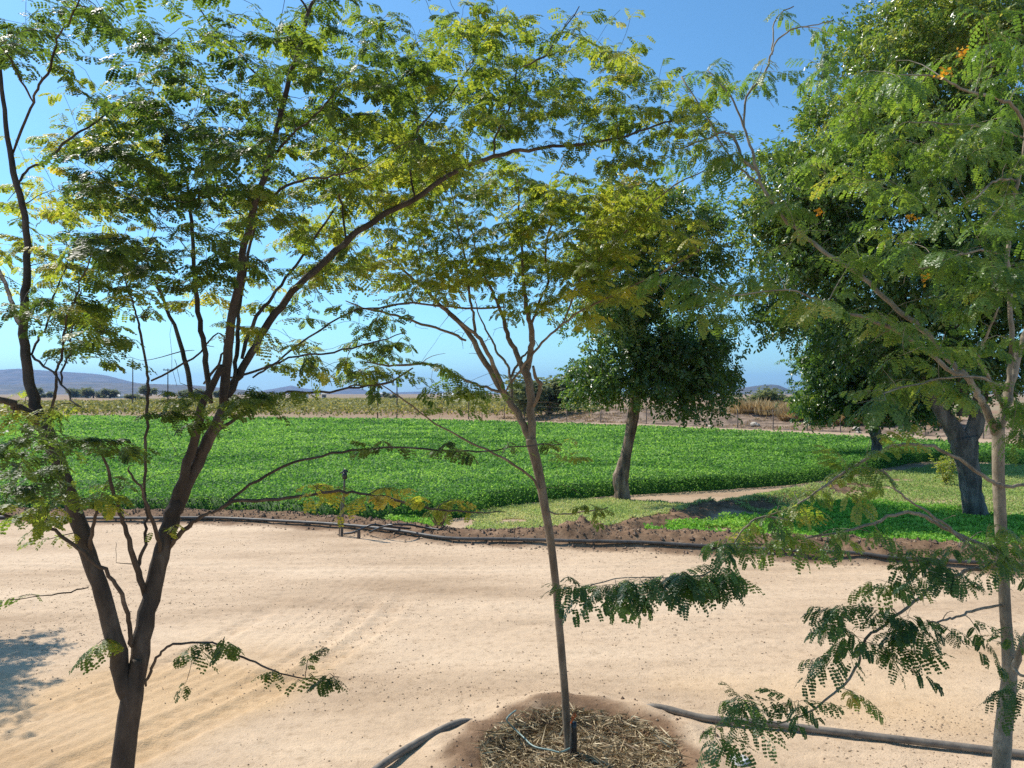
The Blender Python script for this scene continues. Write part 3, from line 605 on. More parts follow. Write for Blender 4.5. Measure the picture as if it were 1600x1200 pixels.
# ---- tree on the left, forking low, near the camera
A = 4.0; WS = .76
T1_trunk = [(150, 1660, 62), (172, 1420, 54), (184, 1280, 48), (191, 1200, 45), (200, 1130, 43), (207, 1085, 43), (211, 1060, 32), (215, 1030, 18)]
T1_limbs = [
 ([(205, 1100, 40), (188, 1040, 36), (166, 950, 33), (142, 880, 31), (126, 830, 31), (110, 780, 29), (95, 730, 27), (76, 685, 28), (62, 655, 28)], A, A - .1),
 ([(64, 662, 26), (55, 630, 22), (46, 590, 20), (40, 540, 18), (36, 470, 16), (42, 420, 14), (38, 340, 13), (22, 270, 12), (10, 200, 9), (3, 140, 8), (-8, 60, 6)], A - .1, A + .3),
 ([(36, 515, 12), (22, 485, 9), (10, 450, 8), (-4, 420, 8), (-25, 380, 6)], A, A + .5),
 ([(64, 664, 22), (40, 642, 17), (8, 626, 14), (-30, 615, 11), (-80, 590, 9)], A - .1, A - .5),
 ([(28, 285, 6), (45, 265, 5), (72, 250, 5), (110, 215, 5), (150, 190, 4), (230, 150, 3)], A + .2, A + .6),
 ([(20, 240, 6), (48, 170, 5), (58, 140, 5), (78, 105, 5), (90, 60, 4), (110, 28, 4), (128, -10, 3)], A + .2, A - .3),
 ([(52, 160, 4), (32, 125, 4), (18, 95, 3), (0, 72, 3)], A + .1, A - .3),
 ([(48, 552, 5), (62, 565, 5), (90, 592, 4), (110, 620, 4), (126, 636, 3)], A, A - .4),
 ([(72, 662, 7), (80, 635, 6), (88, 605, 6), (88, 580, 5), (96, 560, 5), (99, 525, 5), (104, 500, 4), (118, 470, 4), (132, 430, 3), (152, 365, 2)], A - .1, A - .4),
 ([(96, 602, 4), (100, 575, 4), (112, 545, 3), (113, 505, 3), (128, 450, 2)], A - .2, A),
 ([(50, 553, 5), (62, 525, 5), (74, 508, 4), (82, 470, 4), (94, 440, 3), (108, 400, 2)], A, A + .5),
 # right limb
 ([(209, 1090, 38), (222, 1000, 37), (238, 920, 35), (254, 855, 34), (268, 810, 34), (278, 780, 32)], A, A + .2),
 ([(268, 805, 24), (279, 768, 22), (291, 733, 20), (302, 690, 19), (313, 645, 17), (328, 607, 15), (348, 572, 12)], A + .2, A + .1),
 ([(278, 790, 27), (296, 750, 26), (316, 706, 25), (337, 668, 24), (352, 628, 22)], A + .2, A + .25),
 ([(348, 632, 20), (354, 575, 20), (360, 510, 18), (374, 440, 16), (382, 380, 14), (402, 310, 13), (422, 240, 12), (440, 170, 11), (456, 110, 10), (475, 50, 9), (483, 18, 7), (499, -15, 6), (510, -60, 5)], A + .2, A + .1),
 ([(481, 18, 6), (470, -2, 4), (455, -30, 4)], A + .1, A),
 ([(348, 640, 18), (363, 606, 17), (378, 580, 16), (398, 540, 16), (430, 490, 15), (468, 446, 14), (512, 404, 14), (560, 362, 13), (602, 334, 12), (650, 309, 11), (700, 275, 10), (760, 248, 9), (802, 237, 8), (850, 231, 7), (905, 225, 6), (965, 216, 5), (1025, 195, 4), (1070, 185, 3)], A + .25, A + 1.5),
 ([(366, 590, 9), (372, 545, 9), (371, 500, 8), (379, 450, 7), (392, 380, 6), (398, 330, 4)], A + .3, A + .8),
 ([(378, 560, 9), (394, 510, 8), (412, 480, 7), (440, 445, 6), (472, 400, 5), (520, 330, 4)], A + .3, A + .9),
 ([(420, 240, 6), (438, 232, 6), (452, 215, 5), (480, 190, 4), (520, 150, 3)], A + .2, A - .2),
 ([(540, 380, 5), (535, 330, 4), (530, 290, 4), (545, 230, 3)], A + .6, A + 1.0),
 ([(650, 312, 5), (640, 262, 4), (655, 200, 4), (700, 150, 3), (740, 100, 2)], A + .8, A + 1.3),
 ([(772, 242, 5), (774, 215, 4), (790, 180, 4), (806, 140, 4), (808, 110, 3), (850, 90, 4), (870, 60, 3), (905, 10, 2)], A + 1.0, A + 1.4),
 ([(402, 310, 6), (432, 300, 6), (470, 282, 5), (520, 275, 4), (570, 262, 3)], A + .2, A - .1),
 ([(438, 180, 5), (410, 130, 4), (370, 80, 4), (330, 40, 3), (300, -5, 3)], A + .2, A + .6),
 ([(300, 620, 11), (292, 575, 10), (276, 520, 8), (256, 470, 6), (240, 435, 5)], A + .3, A + .8),
 ([(330, 630, 13), (322, 575, 12), (316, 530, 11), (308, 470, 10), (302, 400, 8), (298, 330, 7), (290, 280, 5), (270, 200, 3)], A + .25, A + .7),
 ([(318, 600, 6), (340, 570, 5), (352, 540, 4), (340, 520, 3), (300, 560, 4), (236, 595, 4)], A + .3, A + .1),
 ([(226, 770, 6), (228, 700, 6), (230, 640, 6), (232, 600, 6), (228, 565, 5), (219, 522, 5), (213, 490, 4), (205, 465, 3), (190, 420, 2)], A + .1, A),
 ([(206, 1010, 10), (203, 985, 9), (196, 950, 9), (180, 912, 8), (156, 886, 8), (122, 857, 8), (86, 831, 7), (40, 812, 6), (-10, 800, 5), (-60, 770, 4)], A, A - .6),
 ([(226, 930, 14), (212, 882, 12), (198, 832, 9), (188, 800, 8), (176, 762, 7), (162, 718, 5), (146, 690, 4)], A + .1, A - .3),
 ([(215, 888, 8), (224, 858, 7), (229, 825, 6), (230, 800, 5), (226, 770, 6)], A + .05, A + .1),
 ([(250, 862, 9), (240, 820, 8), (230, 790, 6), (218, 760, 5), (200, 735, 4)], A + .1, A - .2),
 ([(140, 865, 9), (144, 835, 8), (149, 800, 6), (160, 770, 4)], A - .05, A - .3),
 ([(265, 855, 13), (282, 832, 10), (300, 816, 9), (322, 804, 7), (345, 795, 6), (380, 765, 6), (430, 735, 6), (490, 715, 5), (550, 705, 5), (620, 700, 4), (700, 705, 4), (760, 705, 3), (830, 697, 3), (878, 694, 2)], A + .15, A - .1),
 ([(335, 800, 6), (364, 784, 7), (436, 781, 7), (480, 774, 6), (530, 768, 6), (575, 772, 5), (620, 782, 5), (670, 795, 4), (730, 800, 3), (790, 800, 2)], A + .1, A - .4),
 ([(282, 742, 10), (310, 702, 8), (337, 673, 8), (370, 655, 7), (405, 636, 6), (450, 612, 5), (500, 614, 5), (560, 605, 4), (615, 597, 3)], A + .2, A + .8),
 ([(350, 590, 5), (400, 580, 5), (450, 560, 4), (520, 550, 4), (580, 535, 3), (630, 520, 2)], A + .3, A + .9),
 ([(395, 590, 5), (430, 565, 4), (500, 515, 4), (560, 485, 3), (640, 475, 2)], A + .3, A + 1.0),
 ([(228, 1072, 6), (238, 1042, 6), (252, 1018, 5), (272, 1008, 5), (320, 1002, 4), (342, 1008, 4), (370, 1022, 4), (410, 1040, 4), (450, 1055, 3), (500, 1062, 2), (530, 1058, 2)], A, A - .2),
 ([(138, 918, 3), (100, 926, 3), (60, 932, 2), (15, 937, 2)], A, A - .5),
]
S1 = [  # higher tints on the rear sprays paint in their sunlit yellow-green
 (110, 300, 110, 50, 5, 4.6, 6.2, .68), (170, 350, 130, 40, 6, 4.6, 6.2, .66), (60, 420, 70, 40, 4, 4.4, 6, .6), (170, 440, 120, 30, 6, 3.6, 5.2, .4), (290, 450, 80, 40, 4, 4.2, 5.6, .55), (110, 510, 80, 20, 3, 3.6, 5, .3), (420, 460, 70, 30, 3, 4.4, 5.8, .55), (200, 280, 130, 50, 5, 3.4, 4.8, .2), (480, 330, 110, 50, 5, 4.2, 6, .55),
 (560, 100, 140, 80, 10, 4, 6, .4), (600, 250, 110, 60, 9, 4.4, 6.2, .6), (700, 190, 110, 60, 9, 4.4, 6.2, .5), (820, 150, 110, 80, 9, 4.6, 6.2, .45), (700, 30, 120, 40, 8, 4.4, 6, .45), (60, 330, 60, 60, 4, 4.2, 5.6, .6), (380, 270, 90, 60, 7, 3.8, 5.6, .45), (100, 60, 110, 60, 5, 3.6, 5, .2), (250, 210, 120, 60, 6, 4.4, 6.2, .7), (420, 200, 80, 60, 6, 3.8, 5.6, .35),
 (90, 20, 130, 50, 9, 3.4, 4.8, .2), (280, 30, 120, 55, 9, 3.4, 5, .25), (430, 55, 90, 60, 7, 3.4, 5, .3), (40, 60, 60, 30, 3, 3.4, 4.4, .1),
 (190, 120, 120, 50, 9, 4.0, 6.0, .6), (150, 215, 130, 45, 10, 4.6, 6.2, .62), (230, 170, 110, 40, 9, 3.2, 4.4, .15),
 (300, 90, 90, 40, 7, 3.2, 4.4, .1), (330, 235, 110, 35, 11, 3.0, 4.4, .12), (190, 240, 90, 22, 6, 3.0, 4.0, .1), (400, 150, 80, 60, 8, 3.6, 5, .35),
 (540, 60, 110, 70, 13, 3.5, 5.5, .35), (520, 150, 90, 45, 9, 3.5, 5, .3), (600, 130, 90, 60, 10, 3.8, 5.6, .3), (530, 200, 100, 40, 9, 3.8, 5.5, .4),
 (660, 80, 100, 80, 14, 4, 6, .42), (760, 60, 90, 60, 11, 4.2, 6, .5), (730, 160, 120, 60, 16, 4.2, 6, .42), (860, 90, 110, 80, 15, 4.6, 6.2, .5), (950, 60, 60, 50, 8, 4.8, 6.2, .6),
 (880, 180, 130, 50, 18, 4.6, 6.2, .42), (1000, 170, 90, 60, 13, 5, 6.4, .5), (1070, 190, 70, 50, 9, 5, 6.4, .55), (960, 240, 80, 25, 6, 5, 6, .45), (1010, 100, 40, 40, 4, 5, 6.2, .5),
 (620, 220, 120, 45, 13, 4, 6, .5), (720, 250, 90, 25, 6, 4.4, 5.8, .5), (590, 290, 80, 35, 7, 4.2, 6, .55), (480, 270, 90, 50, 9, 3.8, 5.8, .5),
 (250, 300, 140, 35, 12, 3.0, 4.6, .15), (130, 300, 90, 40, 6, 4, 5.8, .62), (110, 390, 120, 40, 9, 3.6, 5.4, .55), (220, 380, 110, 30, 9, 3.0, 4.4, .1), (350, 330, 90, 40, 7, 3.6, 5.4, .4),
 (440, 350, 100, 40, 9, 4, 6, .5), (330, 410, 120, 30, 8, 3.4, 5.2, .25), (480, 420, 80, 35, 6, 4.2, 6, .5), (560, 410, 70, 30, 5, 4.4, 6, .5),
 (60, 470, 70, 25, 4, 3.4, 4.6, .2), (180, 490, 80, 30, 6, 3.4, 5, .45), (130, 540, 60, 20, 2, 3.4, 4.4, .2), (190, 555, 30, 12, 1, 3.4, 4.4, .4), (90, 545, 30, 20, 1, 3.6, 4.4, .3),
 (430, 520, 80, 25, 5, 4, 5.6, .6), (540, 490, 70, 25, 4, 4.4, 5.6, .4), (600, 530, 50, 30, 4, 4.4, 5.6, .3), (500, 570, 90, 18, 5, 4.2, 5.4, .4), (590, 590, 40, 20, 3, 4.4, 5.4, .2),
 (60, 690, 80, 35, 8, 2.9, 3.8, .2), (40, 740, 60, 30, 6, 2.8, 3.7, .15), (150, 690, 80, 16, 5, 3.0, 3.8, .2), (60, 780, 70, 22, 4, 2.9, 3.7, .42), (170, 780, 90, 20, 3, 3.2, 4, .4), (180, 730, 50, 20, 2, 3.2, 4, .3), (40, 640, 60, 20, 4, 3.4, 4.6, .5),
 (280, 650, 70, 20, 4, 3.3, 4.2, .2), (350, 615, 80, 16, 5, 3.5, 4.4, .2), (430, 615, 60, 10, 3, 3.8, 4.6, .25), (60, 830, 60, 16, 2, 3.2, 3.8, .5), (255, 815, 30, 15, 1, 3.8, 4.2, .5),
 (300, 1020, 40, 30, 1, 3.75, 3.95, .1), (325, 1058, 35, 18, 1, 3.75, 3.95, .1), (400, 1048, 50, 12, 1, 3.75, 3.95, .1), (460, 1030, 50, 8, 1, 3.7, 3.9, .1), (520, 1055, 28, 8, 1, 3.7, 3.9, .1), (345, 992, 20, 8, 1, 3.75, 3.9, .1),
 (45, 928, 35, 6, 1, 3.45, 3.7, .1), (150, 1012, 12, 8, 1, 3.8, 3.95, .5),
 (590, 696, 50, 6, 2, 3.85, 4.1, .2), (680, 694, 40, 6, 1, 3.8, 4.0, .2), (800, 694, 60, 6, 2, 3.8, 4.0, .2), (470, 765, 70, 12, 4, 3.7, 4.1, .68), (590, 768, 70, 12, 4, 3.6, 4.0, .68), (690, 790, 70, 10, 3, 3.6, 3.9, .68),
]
B1 = [(300, 250, 250, 180, 40, 3.6, 5.6), (650, 200, 200, 120, 24, 4.2, 6), (120, 480, 110, 90, 12, 3.6, 4.6), (260, 520, 120, 90, 18, 3.8, 5), (450, 500, 120, 70, 14, 4.2, 5.4), (560, 560, 90, 50, 8, 4.2, 5.4), (200, 720, 120, 80, 12, 3.6, 4.2), (400, 200, 300, 160, 30, 3.6, 5.6), (800, 150, 200, 100, 16, 4.6, 6), (200, 850, 60, 40, 3, 3.9, 4.2)]
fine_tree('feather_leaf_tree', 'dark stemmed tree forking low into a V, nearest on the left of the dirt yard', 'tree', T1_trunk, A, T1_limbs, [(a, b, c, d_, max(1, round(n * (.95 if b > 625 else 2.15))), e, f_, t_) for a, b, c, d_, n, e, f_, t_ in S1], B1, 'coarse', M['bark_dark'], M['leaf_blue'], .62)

# ---- slim tree in the straw basin
Bd = 6.55; WS = .8
T2_trunk = [(889, 1172, 17), (885, 1120, 15.5), (881, 1060, 15), (874, 980, 15), (867, 900, 15), (858, 830, 16), (850, 785, 17), (841, 735, 19), (832, 698, 21), (829, 685, 19)]
T2_limbs = [
 ([(833, 702, 16), (822, 672, 14), (810, 648, 13), (796, 628, 13), (778, 600, 12), (752, 555, 11), (728, 515, 10), (702, 490, 9), (680, 468, 7), (640, 430, 5), (590, 395, 3)], Bd, Bd + .5),
 ([(792, 622, 9), (772, 572, 8.5), (752, 535, 8), (742, 522, 7), (700, 490, 5)], Bd - .05, Bd - .4),
 ([(742, 525, 7), (739, 490, 5), (734, 462, 5), (728, 410, 4), (715, 350, 3), (700, 280, 2)], Bd - .1, Bd + .1),
 ([(790, 612, 4), (812, 580, 5), (834, 552, 5), (860, 522, 4.5), (888, 501, 4), (935, 471, 4), (1000, 443, 3), (1060, 410, 3), (1120, 375, 2)], Bd - .1, Bd - 1.0),
 ([(802, 640, 7), (798, 600, 6), (795, 580, 5), (788, 563, 5), (776, 550, 4.5), (768, 530, 4), (752, 500, 3), (742, 470, 2)], Bd + .1, Bd + .7),
 ([(797, 590, 5), (808, 570, 5), (820, 555, 4), (832, 540, 3)], Bd + .1, Bd + .3),
 ([(832, 695, 17), (830, 650, 16), (828, 610, 16), (823, 585, 16), (822, 570, 14)], Bd, Bd + .1),
 ([(822, 588, 13), (812, 565, 11), (804, 545, 10), (794, 527, 9), (787, 500, 8), (776, 470, 6), (762, 440, 5), (745, 400, 3), (735, 340, 2)], Bd + .1, Bd + .6),
 ([(824, 580, 13), (828, 555, 12), (831, 530, 12), (828, 505, 10), (822, 475, 9), (818, 440, 7), (816, 400, 5), (812, 340, 4), (808, 280, 3)], Bd + .1, Bd + .2),
 ([(829, 512, 6), (836, 490, 5), (845, 465, 5), (857, 440, 5), (852, 390, 4), (862, 350, 4), (878, 312, 3), (900, 270, 2)], Bd + .1, Bd + .5),
 ([(834, 635, 7), (842, 615, 8), (844, 600, 8), (838, 590, 7), (833, 572, 5)], Bd, Bd - .15),
 ([(845, 775, 7), (836, 752, 5), (808, 730, 5), (782, 714, 4.5), (732, 690, 4), (678, 660, 3), (636, 628, 3), (597, 602, 2)], Bd, Bd - .9),
 ([(784, 613, 6), (752, 602, 5), (720, 590, 5), (690, 575, 5), (675, 570, 5), (640, 570, 5), (608, 571, 4), (570, 566, 3)], Bd, Bd - 1.1),
 ([(645, 575, 4), (610, 597, 4), (580, 600, 4), (545, 604, 3)], Bd - .8, Bd - 1.3),
 ([(728, 532, 6), (700, 518, 5), (660, 507, 5), (620, 493, 4.5), (576, 484, 4), (540, 470, 2)], Bd + .1, Bd - .6),
 ([(790, 480, 4), (740, 482, 4), (690, 478, 4), (630, 475, 4), (575, 484, 3)], Bd + .2, Bd - .5),
 ([(880, 505, 4), (905, 440, 4), (940, 400, 4), (980, 360, 4), (1040, 300, 3), (1105, 264, 2)], Bd - .3, Bd - .5),
 ([(846, 480, 4), (900, 455, 3), (960, 420, 3), (1000, 395, 2)], Bd + .2, Bd + .6),
]
S2 = [
 (640, 300, 90, 70, 14, 6, 7.8, .48), (560, 380, 70, 50, 8, 6.2, 7.6, .48), (720, 250, 110, 50, 12, 6.2, 7.8, .42), (850, 350, 70, 60, 9, 5.9, 7.4, .44), (760, 380, 100, 50, 12, 5.9, 7.6, .46), (540, 240, 70, 60, 7, 6.3, 7.8, .52), (900, 370, 60, 60, 9, 5.7, 7.2, .48), (690, 440, 60, 20, 5, 5.9, 7, .42),
 (660, 350, 70, 50, 12, 5.9, 7.6, .50), (740, 320, 90, 60, 18, 5.8, 7.8, .44), (820, 330, 80, 50, 13, 5.8, 7.6, .48), (700, 410, 90, 35, 15, 5.8, 7.6, .52), (620, 410, 50, 30, 6, 6, 7.4, .47), (780, 410, 70, 35, 10, 5.8, 7.4, .42),
 (860, 290, 60, 40, 8, 6, 7.4, .48), (660, 445, 40, 22, 4, 6, 7, .5), (820, 470, 60, 20, 7, 5.7, 6.8, .38), (870, 440, 50, 30, 7, 5.7, 7, .42), (560, 300, 70, 60, 7, 6, 7.6, .52), (600, 220, 80, 50, 7, 6.2, 7.8, .54), (700, 250, 80, 40, 7, 6.2, 7.8, .47),
 (930, 330, 60, 40, 12, 5.6, 7, .52), (980, 370, 60, 40, 10, 5.6, 7, .54), (920, 410, 50, 25, 7, 5.6, 6.8, .50), (1000, 300, 50, 25, 6, 5.6, 6.6, .48), (1000, 460, 50, 20, 5, 5.6, 6.4, .56), (920, 470, 40, 25, 4, 5.8, 6.6, .52), (960, 410, 60, 15, 4, 5.4, 6.2, .2), (1070, 360, 40, 30, 4, 5.4, 6.6, .48), (960, 500, 40, 12, 3, 5.5, 6.4, .56),
 (700, 575, 28, 18, 3, 5.1, 5.7, .12), (760, 590, 30, 12, 2, 5.3, 5.9, .12), (690, 610, 45, 14, 5, 5.0, 5.6, .1), (760, 612, 30, 10, 2, 5.1, 5.7, .15), (700, 640, 30, 10, 2, 5.0, 5.5, .1),
 (590, 520, 40, 12, 2, 5.6, 6.2, .2), (610, 555, 40, 14, 3, 5.4, 6, .15), (580, 580, 40, 18, 3, 5.4, 6, .15), (640, 480, 30, 6, 1, 6, 6.4, .2),
 (950, 795, 40, 12, 2, 5.9, 6.3, .3), (870, 692, 30, 8, 2, 6.0, 6.5, .4),
]
B2 = [(760, 500, 90, 60, 26, 6, 7.2), (860, 480, 70, 60, 16, 6, 7.2), (700, 530, 90, 40, 10, 5.7, 6.8), (640, 640, 70, 40, 6, 5.5, 6), (860, 720, 40, 50, 6, 6.1, 6.7), (900, 660, 40, 50, 4, 6, 6.6), (950, 380, 90, 60, 14, 5.6, 7)]
T2_limbs.append(([(852, 800, 4), (875, 803, 3), (910, 800, 3), (950, 793, 2)], Bd, Bd - .4))
t2 = fine_tree('feather_leaf_tree', 'slim leaning tree with thin yellowing crown standing in the round straw basin', 'tree', T2_trunk, Bd, T2_limbs, [(a, b, c, d_, max(1, round(n * (2.4 if b < 480 else 1))), e, f_, t_) for a, b, c, d_, n, e, f_, t_ in S2], B2, 'small', M['bark_tan'], M['leaf_olive'], .8)

# ---- tree on the right
D3 = 5.0; WS = .86
T3_trunk = [(1557, 1344, 36), (1561, 1260, 33), (1565, 1190, 30), (1569, 1130, 29), (1577, 1060, 26), (1574, 1000, 20), (1571, 960, 19), (1567, 885, 19), (1563, 810, 20), (1560, 737, 20), (1560, 690, 21), (1560, 668, 20)]
T3_limbs = [
 ([(1582, 1060, 16), (1590, 1030, 13), (1600, 1000, 11), (1625, 940, 8)], D3, D3 - .3),
 ([(1558, 682, 17), (1548, 656, 14), (1537, 632, 13), (1526, 612, 12), (1510, 588, 11), (1500, 578, 9)], D3, D3 - .1),
 ([(1508, 587, 8), (1478, 575, 8), (1441, 542, 8), (1397, 515, 7), (1357, 498, 6), (1316, 486, 5), (1269, 464, 4), (1230, 452, 3), (1140, 462, 2)], D3 - .1, D3 - .6),
 ([(1512, 592, 9), (1489, 570, 9), (1458, 532, 9), (1431, 505, 9), (1391, 474, 8.5), (1364, 447, 8), (1337, 424, 8), (1296, 398, 7.5), (1249, 361, 7), (1218, 331, 6.5), (1195, 297, 6), (1185, 270, 5.5), (1175, 236, 5), (1161, 196, 4), (1141, 150, 3), (1105, 110, 2)], D3 - .1, D3 + .5),
 ([(1186, 268, 5), (1178, 263, 6), (1161, 250, 6), (1151, 223, 5), (1140, 210, 5), (1128, 207, 4), (1087, 223, 3), (1050, 235, 2)], D3 + .4, D3 + .8),
 ([(1163, 200, 4), (1166, 152, 4), (1190, 122, 4), (1204, 95, 3.5), (1212, 68, 3), (1235, 47, 3), (1269, 40, 2), (1300, 32, 2)], D3 + .45, D3 + .7),
 ([(1207, 85, 3), (1208, 50, 2.5), (1215, 25, 2), (1240, 10, 2)], D3 + .6, D3 + .7),
 ([(1192, 292, 4), (1170, 275, 4), (1140, 245, 3), (1100, 175, 3), (1065, 120, 3)], D3 + .45, D3 + .9),
 ([(1560, 675, 17), (1566, 650, 17), (1576, 616, 16), (1584, 575, 14), (1597, 535, 12), (1612, 490, 10), (1640, 420, 8)], D3, D3 + .2),
 ([(1576, 612, 10), (1578, 580, 9), (1581, 545, 9), (1578, 480, 8), (1575, 400, 7.5), (1578, 340, 7), (1590, 285, 7), (1600, 236, 6), (1606, 170, 5), (1600, 90, 4)], D3, D3 + .1),
 ([(1602, 205, 6), (1590, 172, 6), (1560, 153, 6), (1512, 142, 5), (1475, 125, 4), (1448, 118, 3), (1400, 118, 2)], D3 + .1, D3 - .4),
 ([(1600, 215, 5), (1560, 203, 5), (1520, 196, 4), (1460, 192, 3), (1420, 190, 2)], D3 + .1, D3 - .2),
 ([(1590, 282, 5), (1566, 280, 4), (1545, 290, 4), (1525, 310, 3)], D3 + .1, D3 - .3),
 ([(1577, 400, 5), (1540, 392, 4), (1500, 398, 4), (1440, 420, 3)], D3 + .1, D3 - .5),
 ([(1568, 640, 6), (1545, 590, 6), (1530, 560, 5), (1545, 520, 4), (1560, 480, 3)], D3, D3 - .3),
 ([(1576, 610, 6), (1560, 600, 5), (1530, 590, 4), (1480, 590, 4), (1430, 600, 3), (1380, 615, 2)], D3, D3 - .7),
 ([(1640, 748, 5), (1590, 760, 6), (1562, 757, 7), (1546, 751, 7), (1499, 717, 6), (1458, 700, 6), (1411, 694, 6), (1374, 707, 5.5), (1330, 731, 5), (1296, 754, 4), (1250, 785, 3), (1200, 806, 3)], D3 - .05, D3 - .6),
 ([(1560, 862, 7), (1520, 845, 7), (1490, 832, 7), (1462, 817, 7), (1440, 804, 7), (1420, 800, 6), (1397, 805, 6), (1350, 822, 5), (1276, 838, 4), (1200, 850, 4), (1130, 850, 3)], D3 - .1, D3 - .6),
 ([(1240, 815, 4), (1195, 807, 4), (1168, 820, 3.5), (1150, 845, 3), (1141, 866, 3), (1118, 888, 3), (1094, 900, 3), (1040, 902, 2), (960, 905, 2), (900, 922, 2)], D3 - .5, D3 - .75),
 ([(1345, 730, 3), (1385, 740, 4), (1400, 765, 4), (1430, 790, 4), (1470, 815, 5), (1510, 850, 6), (1560, 890, 6)], D3 - .5, D3 - .1),
 ([(1568, 945, 5), (1526, 953, 5), (1500, 962, 4), (1478, 967, 4), (1450, 975, 3)], D3, D3 - .4),
 ([(1566, 882, 8), (1530, 888, 7), (1500, 896, 6.5), (1458, 918, 6), (1418, 948, 5.5), (1384, 975, 5), (1354, 996, 5), (1342, 1028, 5), (1327, 1060, 4.5), (1296, 1090, 4), (1262, 1114, 3.5), (1225, 1128, 3), (1180, 1128, 2.5), (1120, 1135, 2)], D3, D3 - .8),
 ([(1580, 1040, 5), (1596, 1055, 5), (1620, 1060, 4)], D3, D3 - .4),
]
S3 = [
 (1110, 160, 50, 40, 3, 5.2, 6.2, .5), (1230, 110, 60, 40, 4, 5.2, 6.2, .5), (1280, 60, 30, 20, 2, 5.2, 6, .5), (1160, 250, 40, 25, 3, 5.2, 6.2, .55), (1100, 250, 50, 25, 3, 5.3, 6.2, .45), (1290, 110, 50, 30, 3, 5, 6, .4), (1130, 110, 60, 25, 4, 5.3, 6.3, .5), (1220, 14, 20, 10, 1, 5.4, 5.8, .4),
 (1330, 130, 60, 40, 5, 4.6, 6, .4), (1420, 130, 70, 50, 8, 4.4, 6, .45), (1500, 170, 80, 50, 9, 4.3, 6, .45), (1570, 60, 50, 70, 9, 4.2, 5.8, .35), (1540, 230, 70, 40, 8, 4.2, 5.8, .45), (1400, 220, 90, 50, 9, 4.4, 6, .5), (1300, 230, 90, 60, 8, 4.6, 6, .55),
 (1480, 310, 90, 40, 8, 4.2, 5.6, .45), (1570, 330, 50, 50, 6, 4.2, 5.4, .4), (1370, 300, 70, 50, 6, 4.4, 5.6, .5), (1260, 300, 60, 40, 4, 4.6, 5.6, .55), (1500, 400, 80, 35, 8, 4.1, 5.2, .35), (1570, 410, 40, 40, 5, 4.1, 5.2, .3), (1400, 400, 60, 30, 4, 4.3, 5.2, .45),
 (1270, 400, 80, 35, 5, 4.4, 5.4, .5), (1180, 440, 60, 18, 4, 4.3, 5.0, .45), (1080, 430, 50, 20, 4, 4.3, 5.0, .4), (1110, 480, 40, 14, 2, 4.3, 4.8, .4), (1300, 480, 70, 22, 4, 4.3, 5, .6), (1400, 490, 60, 25, 4, 4.3, 5, .55), (1530, 470, 70, 30, 6, 4.1, 5.2, .45),
 (1480, 540, 50, 25, 4, 4.2, 5, .5), (1560, 540, 40, 30, 3, 4.2, 5, .45), (1440, 605, 60, 14, 4, 4.2, 4.8, .6), (1350, 620, 60, 14, 3, 4.1, 4.6, .35), (1560, 620, 40, 20, 2, 4.3, 5, .4), (1590, 660, 20, 30, 2, 4.3, 5, .4),
 (1390, 690, 40, 10, 2, 4.4, 4.7, .65), (1320, 725, 40, 10, 3, 4.3, 4.6, .66), (1270, 765, 40, 12, 2, 4.3, 4.6, .66), (1220, 795, 50, 8, 3, 4.3, 4.6, .66), (1330, 762, 60, 8, 2, 4.3, 4.7, .66), (1400, 755, 40, 6, 1, 4.4, 4.8, .66), (1160, 810, 40, 10, 2, 4.2, 4.5, .6),
 (1250, 835, 60, 12, 4, 4.2, 4.6, .6), (1140, 850, 40, 22, 4, 4.2, 4.5, .4), (1330, 830, 50, 14, 3, 4.3, 4.7, .5), (1100, 900, 45, 14, 4, 4.1, 4.4, .1), (1020, 905, 50, 8, 9, 4.05, 4.3, .05), (940, 912, 45, 8, 8, 4.05, 4.3, .05), (1080, 900, 40, 8, 6, 4.1, 4.3, .05), (1150, 890, 25, 16, 1, 4.1, 4.4, .6),
 (1500, 860, 60, 20, 5, 4.3, 5, .35), (1430, 875, 50, 18, 4, 4.3, 4.8, .25), (1480, 900, 50, 16, 4, 4.2, 4.8, .2), (1570, 880, 35, 30, 4, 4.3, 5, .25), (1390, 900, 40, 12, 2, 4.3, 4.7, .6), (1560, 820, 40, 25, 3, 4.3, 5, .6),
 (1320, 945, 45, 18, 3, 4.2, 4.6, .15), (1360, 960, 45, 20, 4, 4.2, 4.6, .15), (1430, 965, 40, 22, 4, 4.3, 4.7, .15), (1300, 985, 30, 12, 2, 4.2, 4.5, .2), (1400, 1000, 40, 20, 3, 4.2, 4.6, .15), (1280, 1025, 30, 14, 2, 4.2, 4.5, .15), (1400, 1035, 25, 14, 1, 4.2, 4.5, .1), (1340, 1075, 14, 10, 1, 4.3, 4.5, .7),
 (1230, 1090, 50, 12, 3, 4.1, 4.4, .1), (1160, 1105, 45, 14, 4, 4.05, 4.35, .08), (1110, 1135, 35, 20, 3, 4.0, 4.3, .08), (1150, 1140, 30, 14, 1, 4.05, 4.3, .1),
 (1530, 1010, 25, 12, 2, 4.4, 4.8, .1), (1585, 1085, 22, 25, 3, 4.4, 4.8, .1), (1590, 990, 20, 20, 2, 4.4, 4.9, .2),
]
B3 = [(1150, 200, 80, 80, 8, 5.2, 6), (1400, 300, 150, 150, 24, 4.5, 5.8), (1450, 560, 100, 60, 8, 4.4, 5), (1500, 840, 70, 50, 8, 4.5, 5), (1280, 770, 80, 40, 6, 4.4, 4.7), (1440, 930, 80, 50, 6, 4.4, 4.8)]
